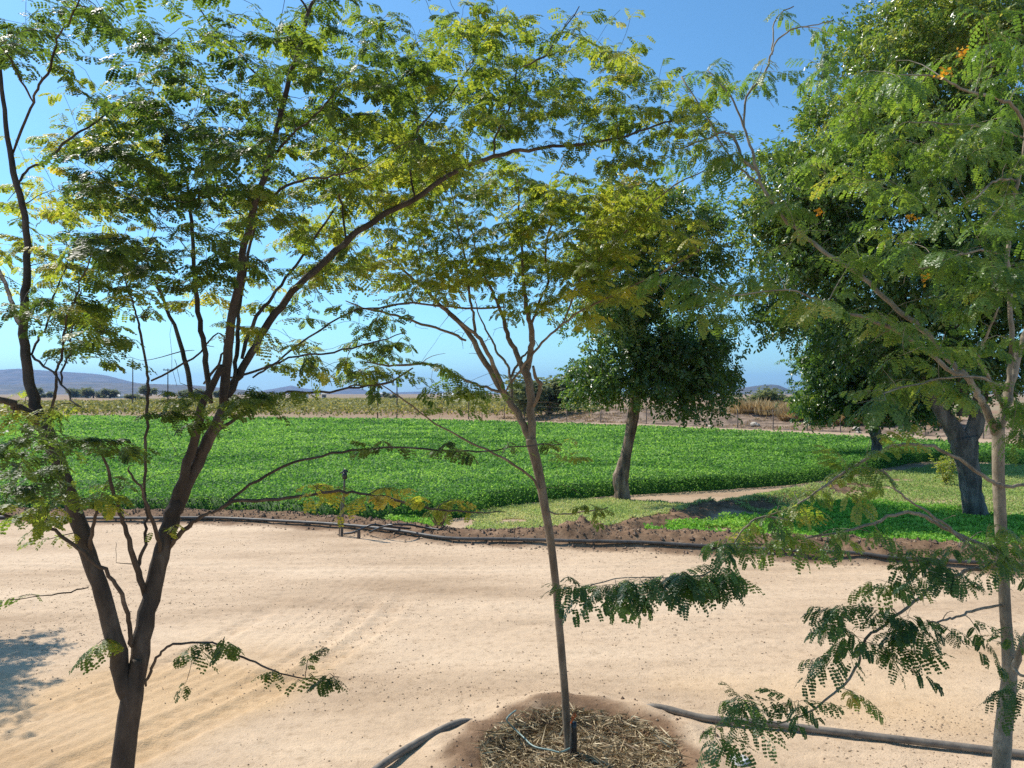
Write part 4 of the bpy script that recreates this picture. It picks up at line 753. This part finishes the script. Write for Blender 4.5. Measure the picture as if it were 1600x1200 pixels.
t3 = fine_tree('feather_leaf_tree', 'grey stemmed tree with long drooping ferny branches over the road, at right edge', 'tree', T3_trunk, D3, T3_limbs, [(a, b, c, d_, max(1, round(n * (.9 if b > 680 else 1.45))), e, f_, t_ + (.06 if b < 600 else 0)) for a, b, c, d_, n, e, f_, t_ in S3], B3, 'fine', M['bark_grey'], M['leaf_fresh'], .78)  # upper sprays get extra tint, sunlit yellow-green put into the leaf colour
fl = []
for x, y, d in ((1472, 117, 4.7), (1478, 112, 4.7), (1502, 84, 4.8), (1506, 80, 4.8), (1280, 332, 5.0), (1426, 340, 4.8), (1442, 437, 4.6)):
    fl.append(P(x, y, d))
fp = np.repeat(np.array(fl), 15, 0) + rng.normal(size=(len(fl) * 15, 3)) * .016
V, Q = rhombs(fp, rdir(len(fp), .4), rdir(len(fp), .4), np.full(len(fp), .024), np.full(len(fp), .018))
put('blossom', mesh_np('blossom', V - np.array(t3.location), Q, None, M['flower'], rng.random(len(fp))), t3)

# ------------------------------------------------------------------ broad trees behind the road
WS = .92
def broad_tree(name, label, trunk_px, d, ell, nclump, per, sig, barkm, leafm, tpl='ash', lscale=1.0, group=None, tint=lambda p: .4, zmin=1.0, extra=()):
    trunk = limb_pts(trunk_px, d, d); base = trunk[0, :3].copy(); base[2] = 0
    root = thing(name, label, 'tree', base, group)
    f0 = trunk[:1].copy(); f0[0, 2] -= .3; f0[0, 3] *= 1.15
    t = Tubes(); t.add(np.vstack([f0, trunk]), 16, .16); put('trunk', t.mesh('trunk', barkm, base), root)
    vol = np.array([rx * ry * rd for _, _, rx, ry, _, rd in ell]) ** .72; vol /= vol.sum(); cl = []
    for (cx, cy, rx, ry, dd, rd), v in zip(ell, vol):
        n = max(int(nclump * v), 3); u = rng.normal(size=(n, 3)); u /= np.linalg.norm(u, axis=1)[:, None]; q = rng.random(n) ** .42
        for k in range(n): cl.append(P(cx + rx * u[k, 0] * q[k], cy + ry * u[k, 1] * q[k], dd + rd * u[k, 2] * q[k]))
    cl = np.array(cl); cl = cl[cl[:, 2] > zmin]
    for lp_, d0, d1 in extra:
        p = limb_pts(lp_, d0, d1); t = Tubes(); t.add(p, 10, .12); put('limb', t.mesh('limb', barkm, base), root)
    N = trunk[-3:, :3]; NR = trunk[-3:, 3]
    for lp_, d0, d1 in extra:
        p = limb_pts(lp_, d0, d1); N = np.vstack([N, p[2:, :3]]); NR = np.concatenate([NR, p[2:, 3]])
    tw = Tubes(); dist = np.array([np.min(np.linalg.norm(N - q, axis=1)) for q in cl]); cl = cl[np.argsort(dist)]; dirs = []
    r_top = trunk[-1, 3]
    for q in cl:
        dv = np.linalg.norm(N - q, axis=1); j = int(np.argmin(dv)); D = dv[j]; a = N[j]; c = a + (q - a) * .5 + np.array([0, 0, .15 * D]) + rng.normal(size=3) * .08 * D
        s = np.linspace(0, 1, 5)[:, None]; pts = (1 - s) ** 2 * a + 2 * s * (1 - s) * c + s * s * q
        rr = np.linspace(min(NR[j] * .8, .02 + .03 * D), .006, 5); tw.add(np.column_stack([pts, rr]), 5, 0, False)
        N = np.vstack([N, pts[1:]]); NR = np.concatenate([NR, rr[1:]]); e = q - a; dirs.append(e / (np.linalg.norm(e) + 1e-9))
    dirs = np.array(dirs); k = len(cl)
    pos = np.repeat(cl, per, 0) + rng.normal(size=(k * per, 3)) * np.array([1, 1, .75]) * sig * .9 * np.repeat(.5 + .9 * rng.random(k), per)[:, None]
    f = np.repeat(dirs, per, 0) * .6 + rng.normal(size=(k * per, 3)) * .6; f[:, 2] -= .12
    up = np.tile([0, 0, 1.], (k * per, 1)) + rng.normal(size=(k * per, 3)) * .35
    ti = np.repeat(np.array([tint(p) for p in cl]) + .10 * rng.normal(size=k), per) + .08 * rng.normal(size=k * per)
    pos, f, up, ti = [a[pos[:, 2] > zmin * .9] for a in (pos, f, up, ti)]
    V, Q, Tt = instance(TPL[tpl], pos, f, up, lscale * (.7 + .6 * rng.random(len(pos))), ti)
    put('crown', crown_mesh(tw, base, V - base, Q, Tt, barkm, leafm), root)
    return root
broad_tree('ash_tree', 'bushy round-topped tree on a slim knobbly trunk at the crop edge', [(972, 783, 29), (972, 768, 25), (969, 750, 27), (972, 738, 25), (977, 715, 19), (982, 690, 18), (988, 660, 19), (992, 630, 19), (996, 590, 17), (1000, 540, 15), (1004, 480, 12), (1008, 420, 9)], 21.6,
    [(1000, 330, 80, 60, 21.6, 1.5), (960, 400, 70, 70, 21, 1.6), (1060, 400, 85, 80, 21.8, 1.8), (960, 500, 75, 70, 21.2, 1.7), (1060, 520, 85, 80, 21.6, 1.9), (1010, 590, 95, 55, 21.4, 1.9), (1100, 570, 50, 60, 21.6, 1.4), (930, 590, 40, 50, 21.2, 1.2), (1085, 620, 45, 35, 21.3, 1.1), (1085, 345, 50, 35, 21.8, 1.2)],
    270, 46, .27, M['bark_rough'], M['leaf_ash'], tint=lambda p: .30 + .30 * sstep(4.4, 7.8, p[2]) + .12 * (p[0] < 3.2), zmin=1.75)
broad_tree('ash_tree', 'big dark spreading tree with thick forked grey trunk behind the right road edge', [(1527, 815, 46), (1524, 800, 38), (1518, 770, 34), (1514, 735, 34), (1508, 705, 40), (1504, 682, 44)], 18.4,
    [(1420, 90, 120, 110, 19, 2.4), (1560, 60, 130, 140, 18.5, 2.4), (1330, 220, 130, 80, 19, 2.2), (1250, 300, 100, 90, 19, 2.0), (1460, 240, 140, 120, 18, 2.6), (1600, 260, 130, 130, 18.5, 2.5), (1230, 420, 70, 80, 19, 1.6), (1340, 400, 130, 100, 18.6, 2.4), (1470, 420, 130, 110, 18, 2.5), (1600, 430, 110, 110, 18.5, 2.4), (1210, 480, 50, 45, 19, 1.2), (1400, 520, 110, 70, 18.6, 2.0), (1520, 560, 110, 60, 18.4, 1.9), (1470, 20, 90, 60, 19, 2), (1640, 560, 70, 60, 18.5, 1.6), (1290, 330, 80, 100, 17.8, 1.4)],
    640, 48, .30, M['bark_slate'], M['leaf_ash'], tint=lambda p: .30 + .28 * sstep(6, 11, p[2]) + .10 * (p[0] < 7.5), zmin=2.2,  # tint rises to the top and left, painting the crown's sunlit side
    extra=[([(1500, 690, 30), (1488, 668, 28), (1470, 640, 24), (1445, 590, 20), (1420, 520, 16), (1390, 430, 10)], 18.4, 18.2), ([(1510, 690, 28), (1524, 665, 26), (1532, 620, 22), (1545, 540, 18), (1560, 420, 12)], 18.4, 18.6), ([(1505, 650, 20), (1500, 560, 18), (1480, 440, 14), (1460, 300, 9), (1450, 150, 6)], 18.4, 18.4)])
broad_tree('ash_tree', 'dark low-crowned tree farther back, its short trunk rising from the crop', [(1372, 716, 22), (1370, 700, 18), (1370, 688, 17), (1366, 672, 19), (1362, 655, 16), (1360, 620, 12)], 33,
    [(1330, 560, 80, 70, 33, 2.6), (1290, 590, 45, 60, 33, 1.8), (1400, 580, 70, 70, 33, 2.6), (1350, 630, 80, 30, 33, 2.2), (1440, 620, 50, 40, 33, 1.8), (1310, 500, 60, 50, 33, 2.2), (1270, 625, 22, 25, 33, 1.2)],
    230, 40, .42, M['bark_slate'], M['leaf_ash'], lscale=1.5, tint=lambda p: .30, zmin=1.3)
# sapling shoot by the thick trunk
sp = G(1478, 760); rt = thing('sapling', 'small yellow green sapling growing against the thick forked trunk', 'sapling', sp)
tw = Tubes(); pts = []
for i in range(7):
    a = rng.normal(size=2) * .28; q = np.array([[0, 0, 0, .012], [a[0] * .5, a[1] * .5, .5, .009], [a[0], a[1], .75 + .4 * rng.random(), .004]]); tw.add(spline(q), 5); pts.append(spline(q)[2:, :3])
put('stem', tw.mesh('stem', M['bark_tan']), rt); pts = np.repeat(np.vstack(pts), 4, 0); pts = pts + rng.normal(size=pts.shape) * .07
V, Q, Tt = instance(TPL['ash'], pts, rdir(len(pts), .2), np.tile([0, 0, 1.], (len(pts), 1)) + rng.normal(size=pts.shape) * .3, np.full(len(pts), .7), np.full(len(pts), .8))
put('crown', mesh_np('crown', V, Q, None, M['leaf_fresh'], Tt), rt)

# ------------------------------------------------------------------ distant trees, bushes
def far_tree_meshes(seed, tall):
    rg = np.random.default_rng(seed); k = 26; u = rg.normal(size=(k, 3)); u /= np.linalg.norm(u, axis=1)[:, None]; c = u * (rg.random(k) ** .4)[:, None] * np.array([1.7, 1.7, 1.25 * tall]) * (.6 + .6 * rg.random(3))[rg.integers(0, 3, k)][:, None] + rg.normal(size=(3, 3))[rg.integers(0, 3, k)] * np.array([1.1, 1.1, .45]) + np.array([0, 0, 1.0 + 1.7 * tall])
    per = 80; pos = np.repeat(c, per, 0) + rg.normal(size=(k * per, 3)) * .5; pos = pos[pos[:, 2] > .25]
    V, Q, T = instance(TPL['blob'], pos, rdir(len(pos), 0), np.tile([0, 0, 1.], (len(pos), 1)) + rng.normal(size=(len(pos), 3)) * .4, .26 + .26 * rng.random(len(pos)), .40 + .2 * rng.normal(size=len(pos)))
    t = Tubes(); t.add(spline([(0, 0, -.2, .28), (.05, 0, .8, .2), (0, .1, 1.8 * tall, .12)]), 7)
    for q in c[::3]: t.add(spline([(0, 0, .6 + .5 * tall, .12), (q[0] * .5, q[1] * .5, q[2] * .6 + .5, .08), (*q, .03)]), 5)
    return t.mesh('trunk', M['bark_slate']), mesh_np('crown', V, Q, None, M['leaf_far'], T)
FT = [far_tree_meshes(s, tl) for s, tl in ((1, 1.0), (2, .75), (3, 1.5))]
def far_tree(px, ybase, wpx, d, kind, label, name='field_tree', cat='tree', z=0):
    base = P(px, ybase, d); base[2] = z if z is not None else base[2]; r = thing(name, label, cat, base, 'trees and bushes out on the plain', rng.random() * 6)
    s = wpx * d / F / 5.2; a, b = FT[kind]; put('trunk', a, r); put('crown', b, r); q = random.uniform(.62, .95) if z == 0 else .85; r.scale = (s * random.uniform(.95, 1.35), s, s * q); return r
far_tree(858, 645, 92, 92, 0, 'large grey green bush on the reddish bank behind the slim tree', 'field_bush', 'bush', .6)
far_tree(1177, 650, 60, 82, 0, 'rounded green bush rising out of the pale dry grass', 'field_bush', 'bush', .9)
for a in [(52, 608, 26, 480, 1, 'low grove tree behind the left forked trunk'), (75, 606, 16, 520, 0, 'small tree just right of the left trunk on the plain'), (118, 606, 22, 560, 1, 'tree left of the white roofed farmhouse'),
          (146, 606, 24, 500, 0, 'round tree right beside the white roofed farmhouse'), (172, 608, 26, 470, 1, 'wide tree second right of the white roofed farmhouse'), (212, 614, 22, 330, 0, 'dark tree standing nearer in the open field'), (228, 607, 22, 450, 2, 'tall tree behind the pale bare branch'),
          (262, 609, 16, 520, 1, 'small tree behind the crossarm pole'), (286, 609, 20, 480, 1, 'low tree behind the small shed'), (314, 612, 26, 430, 0, 'dense tree seen through the fork stems'), (340, 613, 20, 450, 1, 'squat tree half behind the right fork stem'), (463, 624, 14, 420, 1, 'small bush beside the little grey house'),
          (584, 628, 12, 380, 0, 'dark clump left of the tall thin pole'), (601, 628, 13, 390, 2, 'tall tree between the two thin poles'), (614, 628, 14, 380, 0, 'round tree right between the two thin poles'), (722, 630, 16, 400, 1, 'bush beside the long white shed'), (748, 631, 16, 420, 1, 'bush farther right of the long white shed'), (1310, 640, 30, 110, 1, 'grey shrub behind the dry grass tufts')]:
    far_tree(*a)

# ------------------------------------------------------------------ farm buildings
def box(x0, x1, y0, y1, z0, z1):
    return [(x0, y0, z0), (x1, y0, z0), (x1, y1, z0), (x0, y1, z0), (x0, y0, z1), (x1, y0, z1), (x1, y1, z1), (x0, y1, z1)]
BQ = [(0, 3, 2, 1), (4, 5, 6, 7), (0, 1, 5, 4), (1, 2, 6, 5), (2, 3, 7, 6), (3, 0, 4, 7)]
def house(px, ybase, wpx, d, hgt, roofm, label, name='farmhouse', cat='house'):
    base = P(px, ybase, d); base[2] = 0; r = thing(name, label, cat, base, 'farm buildings on the plain'); W = wpx * d / F; D_ = W * .6; h = hgt
    put('wall', mesh_np('wall', box(-W / 2, W / 2, 0, D_, -.3, h), BQ, None, M['plaster'], smooth=False), r)
    e, o, rh = .5, .12, min(W * .16, 2.4)
    V = [(-W / 2 - e, -e, h), (W / 2 + e, -e, h), (W / 2 + e, D_ + e, h), (-W / 2 - e, D_ + e, h), (-W / 2 + W * .18, D_ / 2, h + rh), (W / 2 - W * .18, D_ / 2, h + rh)]
    V = [(x, y, z + .02) for x, y, z in V]
    put('roof', mesh_np('roof', V, [(0, 1, 5, 4), (2, 3, 4, 5), (3, 2, 1, 0)], [(1, 2, 5), (3, 0, 4)], roofm, smooth=False), r)
    k = max(int(W / 5), 2)
    for i in range(k):
        x = -W / 2 + W * (i + .5) / k; nm = 'door' if i == k // 2 else 'window'; z0, z1 = (0, 2.1) if nm == 'door' else (.9, 2.1)
        put(nm, mesh_np(nm, box(x - .6, x + .6, -.05, .12, z0, z1), BQ, None, M['glass'] if nm == 'window' else M['wood'], smooth=False), r)
house(121, 605.5, 26, 560, 3.0, M['roof_white'], 'white roofed farmhouse under the blue hill')
house(75, 604.5, 7, 600, 3.4, M['plaster'], 'small pale hut left of the white roofed farmhouse', 'farm_hut', 'hut')
house(170, 608, 34, 520, 1.2, M['roof_grey'], 'long low pale shed below the farmhouse trees', 'farm_shed', 'shed')
house(285, 611, 14, 520, 2.2, M['roof_white'], 'small white shed seen between the fork stems', 'farm_shed', 'shed')
house(470, 625, 16, 420, 3.0, M['roof_grey'], 'little grey roofed house below the far purple hill')
house(477, 624, 8, 460, 3.2, M['roof_white'], 'tiny white building just behind the grey roofed house', 'farm_shed', 'shed')
house(506, 623, 6, 480, 3.0, M['plaster'], 'cream hut standing alone on the open plain', 'farm_hut', 'hut')
house(592, 629, 9, 380, 3.0, M['roof_white'], 'white hut among the trees beside the tall thin pole', 'farm_hut', 'hut')
house(704, 634, 30, 330, 2.2, M['roof_white'], 'long white roofed shed behind the vineyard', 'farm_shed', 'shed')
house(1206, 650, 10, 260, 3.2, M['roof_white'], 'small white building behind the dry grass on the bank', 'farm_shed', 'shed')

# ------------------------------------------------------------------ poles and fence
def pole(px, ytop, ybase, d, rad, label, arm=False):
    b = P(px, ybase, d); z1 = P(px, ytop, d)[2]; b[2] = 0; r = thing('wooden_pole', label, 'pole', b, 'poles beyond the field')
    put('shaft', tube_mesh('shaft', [(0, 0, -.3, rad), (.02, 0, z1 * .5, rad * .85), (0, 0, z1, rad * .65)], M['wood'], k=7), r)
    if arm:
        put('crossarm', mesh_np('crossarm', box(-.9, .9, -.08, .08, z1 - .35, z1 - .18), BQ, None, M['wood'], smooth=False), r)
        for x in (-.75, 0, .75): put('insulator', tube_mesh('insulator', [(x, 0, z1 - .2, .05), (x, 0, z1 - .02, .07), (x, 0, z1 + .06, .02)], M['black'], k=6), r)
pole(590, 575, 651, 92, .085, 'tall thin pole at far field edge, left of its shorter twin')
pole(620, 590, 651, 92, .085, 'shorter thin pole at far field edge, right of the tall one')
pole(262, 576, 632, 150, .13, 'crossarm pole beyond the vineyard seen between the forked stems', True)
pole(732, 628, 654, 90, .07, 'short stub pole at field edge, left of the slim tree', False)
pole(207, 560, 640, 110, .09, 'thin pole in the vineyard right of the farmhouse')
fr_ = thing('wire_fence', 'wire fence with dark steel posts along the foot of the far bank', 'fence', (0, 0, 0)); fp_ = []
for px in (756, 788, 820, 886, 940, 1010, 1068, 1110, 1156, 1212, 1262, 1312, 1372, 1452, 1540, 1580, 1640, 1720):
    x, y, z = bank_pt(px, 0); y -= .5; h = 1.55 + .15 * rng.random(); fp_.append((x, y, h))
    put('post', tube_mesh('post', [(x, y, -.3, .05), (x + .03 * rng.normal(), y, h * .6, .045), (x + .06 * rng.normal(), y, h, .045)], M['steel'], k=6), fr_)
for zf in (.3, .62, .95):
    put('wire', tube_mesh('wire', [(x, y, h * zf, .008) for x, y, h in fp_], M['steel'], k=4, n=2), fr_)
for i, (px, off, s) in enumerate([(1170, 1, .35), (1112, 0, .25), (1176, 1, .22), (1330, 1, .28), (1345, 0, .2), (1404, 1, .24)]):
    x, y, z = bank_pt(px, off); y -= .4; u = rng.normal(size=(26, 3)); u /= np.linalg.norm(u, axis=1)[:, None]
    import bmesh
    bm = bmesh.new(); bmesh.ops.create_icosphere(bm, subdivisions=2, radius=s)
    for v in bm.verts: v.co = v.co * (1 + .35 * (random.random() - .5)); v.co.z *= .6
    me = bpy.data.meshes.new('rock'); bm.to_mesh(me); bm.free(); me.materials.append(M['stone'])
    tag(put('rock', me, None, (x, y, z + s * .25)), ['pale rock at the fence foot, larger of a close pair', 'pale low stone left of the first bank clumps', 'smaller stone touching the larger pale rock', 'grey stone below the tan grass clumps', 'flat stone right below the ragged straw clump', 'pale stone near the thick trunk on the bank'][i], 'rock', 'stones along the fence foot')

# ------------------------------------------------------------------ irrigation
pp = []
for (x, y), p in zip(PIPE_PX, PIPE):
    z = float(height(p[0], p[1])); pp.append((p[0], p[1] - .02, max(z, .02) + .035 + .02 * random.random(), .034))
o = put('irrigation_pipe', tube_mesh('irrigation_pipe', pp, M['pipe'], k=12, n=8)); tag(o, 'long dark plastic irrigation pipe lying along the foot of the earth berm', 'pipe')
fp2 = [(470, 1330), (560, 1235), (600, 1200), (660, 1165), (720, 1139), (770, 1122), (860, 1112), (960, 1111), (1020, 1117), (1100, 1128), (1200, 1137), (1300, 1149), (1400, 1161), (1500, 1173), (1600, 1185), (1900, 1222), (2600, 1330)]
pts = []
for x, y in fp2:
    g = G(x, y); b = .1 if 750 < x < 990 else 0
    pts.append((g[0], g[1], .035 - b + .5 * max(float(height(g[0], g[1])), 0) * (b == 0), .031))
tag(put('irrigation_pipe', tube_mesh('irrigation_pipe', pts, M['pipe_dusty'], k=12, n=6)), 'dusty grey pipe crossing the sand behind the straw basin, nearest the camera', 'pipe')
def hose(label, pts, rad, m, name='feeder_hose'):
    tag(put(name, tube_mesh(name, [(*p, rad) for p in pts], m, k=8, n=6)), label, 'hose')
g = lambda x, y, z=0: tuple(G(x, y, z))
hose('short black hose arching from the sprinkler stand over the pipe', [g(538, 834, .03), g(552, 832, .10), g(566, 826, .22), g(582, 820, .30), g(600, 822, .24), g(640, 826, .16)], .022, M['black'])
hose('second black hose looping off the pipe toward the bright weeds', [g(578, 832, .08), g(590, 826, .20), g(612, 820, .32), g(640, 820, .30), g(660, 824, .20), g(690, 828, .18)], .022, M['black'])
b = np.array(G(535, 838)); r = thing('sprinkler', 'black sprinkler on a tall riser pipe standing beside the berm pipe', 'sprinkler', b)
H = P(538, 738, b[1])[2]
put('riser', tube_mesh('riser', [(-.02, 0, -.2, .03), (-.01, 0, .15, .03), (.02, 0, H * .55, .025), (.045, 0, H - .1, .021)], M['pipe'], k=10), r)
put('stake', tube_mesh('stake', [(-.08, .02, -.25, .012), (-.06, .02, .3, .012), (-.02, .02, .75, .012)], M['steel'], k=6), r)
t = Tubes(); t.add(np.array([(.045, 0, H - .14, .05), (.045, 0, H - .02, .055), (.045, 0, H, .03)]), 10); t.add(np.array([(-.05, 0, H - .02, .012), (.05, 0, H + .03, .028), (.12, 0, H + .015, .02)]), 8); t.add(np.array([(.0, 0, H - .02, .012), (.03, 0, H + .08, .015), (.075, 0, H + .06, .012), (.09, 0, H + .01, .01)]), 6)
put('head', t.mesh('head', M['black']), r)
q = G(560, 842); tag(put('stub_post', tube_mesh('stub_post', [(q[0], q[1], -.1, .035), (q[0] + .01, q[1], .1, .035), (q[0], q[1], .19, .03)], M['wood'], k=8)), 'short wooden stub peg holding up the berm pipe', 'peg')
# riser and hose in the basin
b = np.array(G(897, 1170)); zb = float(height(b[0], b[1])); b[2] = zb; r = thing('dripper_stand', 'short black dripper pipe with rusty hook beside the slim trunk in the basin', 'dripper', b)
put('riser', tube_mesh('riser', [(0, 0, -.05, .021), (.005, 0, .15, .021), (.0, 0, .305, .021)], M['black'], k=10, n=3), r)
put('tube', tube_mesh('tube', [(-.033, -.01, -.02, .006), (-.03, -.01, .2, .006), (-.028, -.01, .30, .007)], M['steel'], k=6), r)
put('hook', tube_mesh('hook', [(-.028, -.01, .295, .006), (-.015, -.01, .33, .008), (.012, -.01, .37, .009), (.0, -.01, .385, .006), (-.022, -.01, .345, .005)], M['orange'], k=6), r)
hose('thin grey green hose coiled across the straw to the slim trunk', [g(806, 1110, .16), g(796, 1118, .17), g(792, 1126, .14), g(803, 1138, .04), g(818, 1152, 0), g(834, 1166, -.01), g(860, 1172, 0), g(876, 1175, 0), g(893, 1168, .01)], .0075, M['hose'], 'garden_hose')
# white bag and dead weed
b = G(1155, 1196); import bmesh
bm = bmesh.new(); bmesh.ops.create_icosphere(bm, subdivisions=4, radius=.085)
for v in bm.verts:
    c = v.co; k = 1 + .45 * float(fbm(c.x * 22 + 5, c.y * 22 + c.z * 15, 4)); v.co = c * k; v.co.z *= .45
for f in bm.faces: f.smooth = True
me = bpy.data.meshes.new('white_bag'); bm.to_mesh(me); bm.free(); me.materials.append(M['white_bag'])
tag(put('crumpled_bag', me, None, (b[0], b[1], .04)), 'crumpled white bag on the sand beside the straw basin', 'bag')
b = G(686, 838); b[2] = .25; r = thing('dead_weed', 'dry brown weed standing on the berm left of the grass patch', 'weed', b)
V, Q = blades(45, .07, .42, .5, .012); put('stalk', mesh_np('stalk', V, Q, None, M['straw'], rng.random(len(Q)) * .5), r)
# neighbour of the slim tree, out of frame on the left: it throws the dappled shade on the sand
t4 = copy_tree(t2); t4.scale = (.85, .85, .85); t4.location = (-8.75, 10.5, 0); t4.rotation_euler = (0, 0, 2.2)
t4['label'] = 'thin crowned tree standing beyond the left edge, shading the sand'
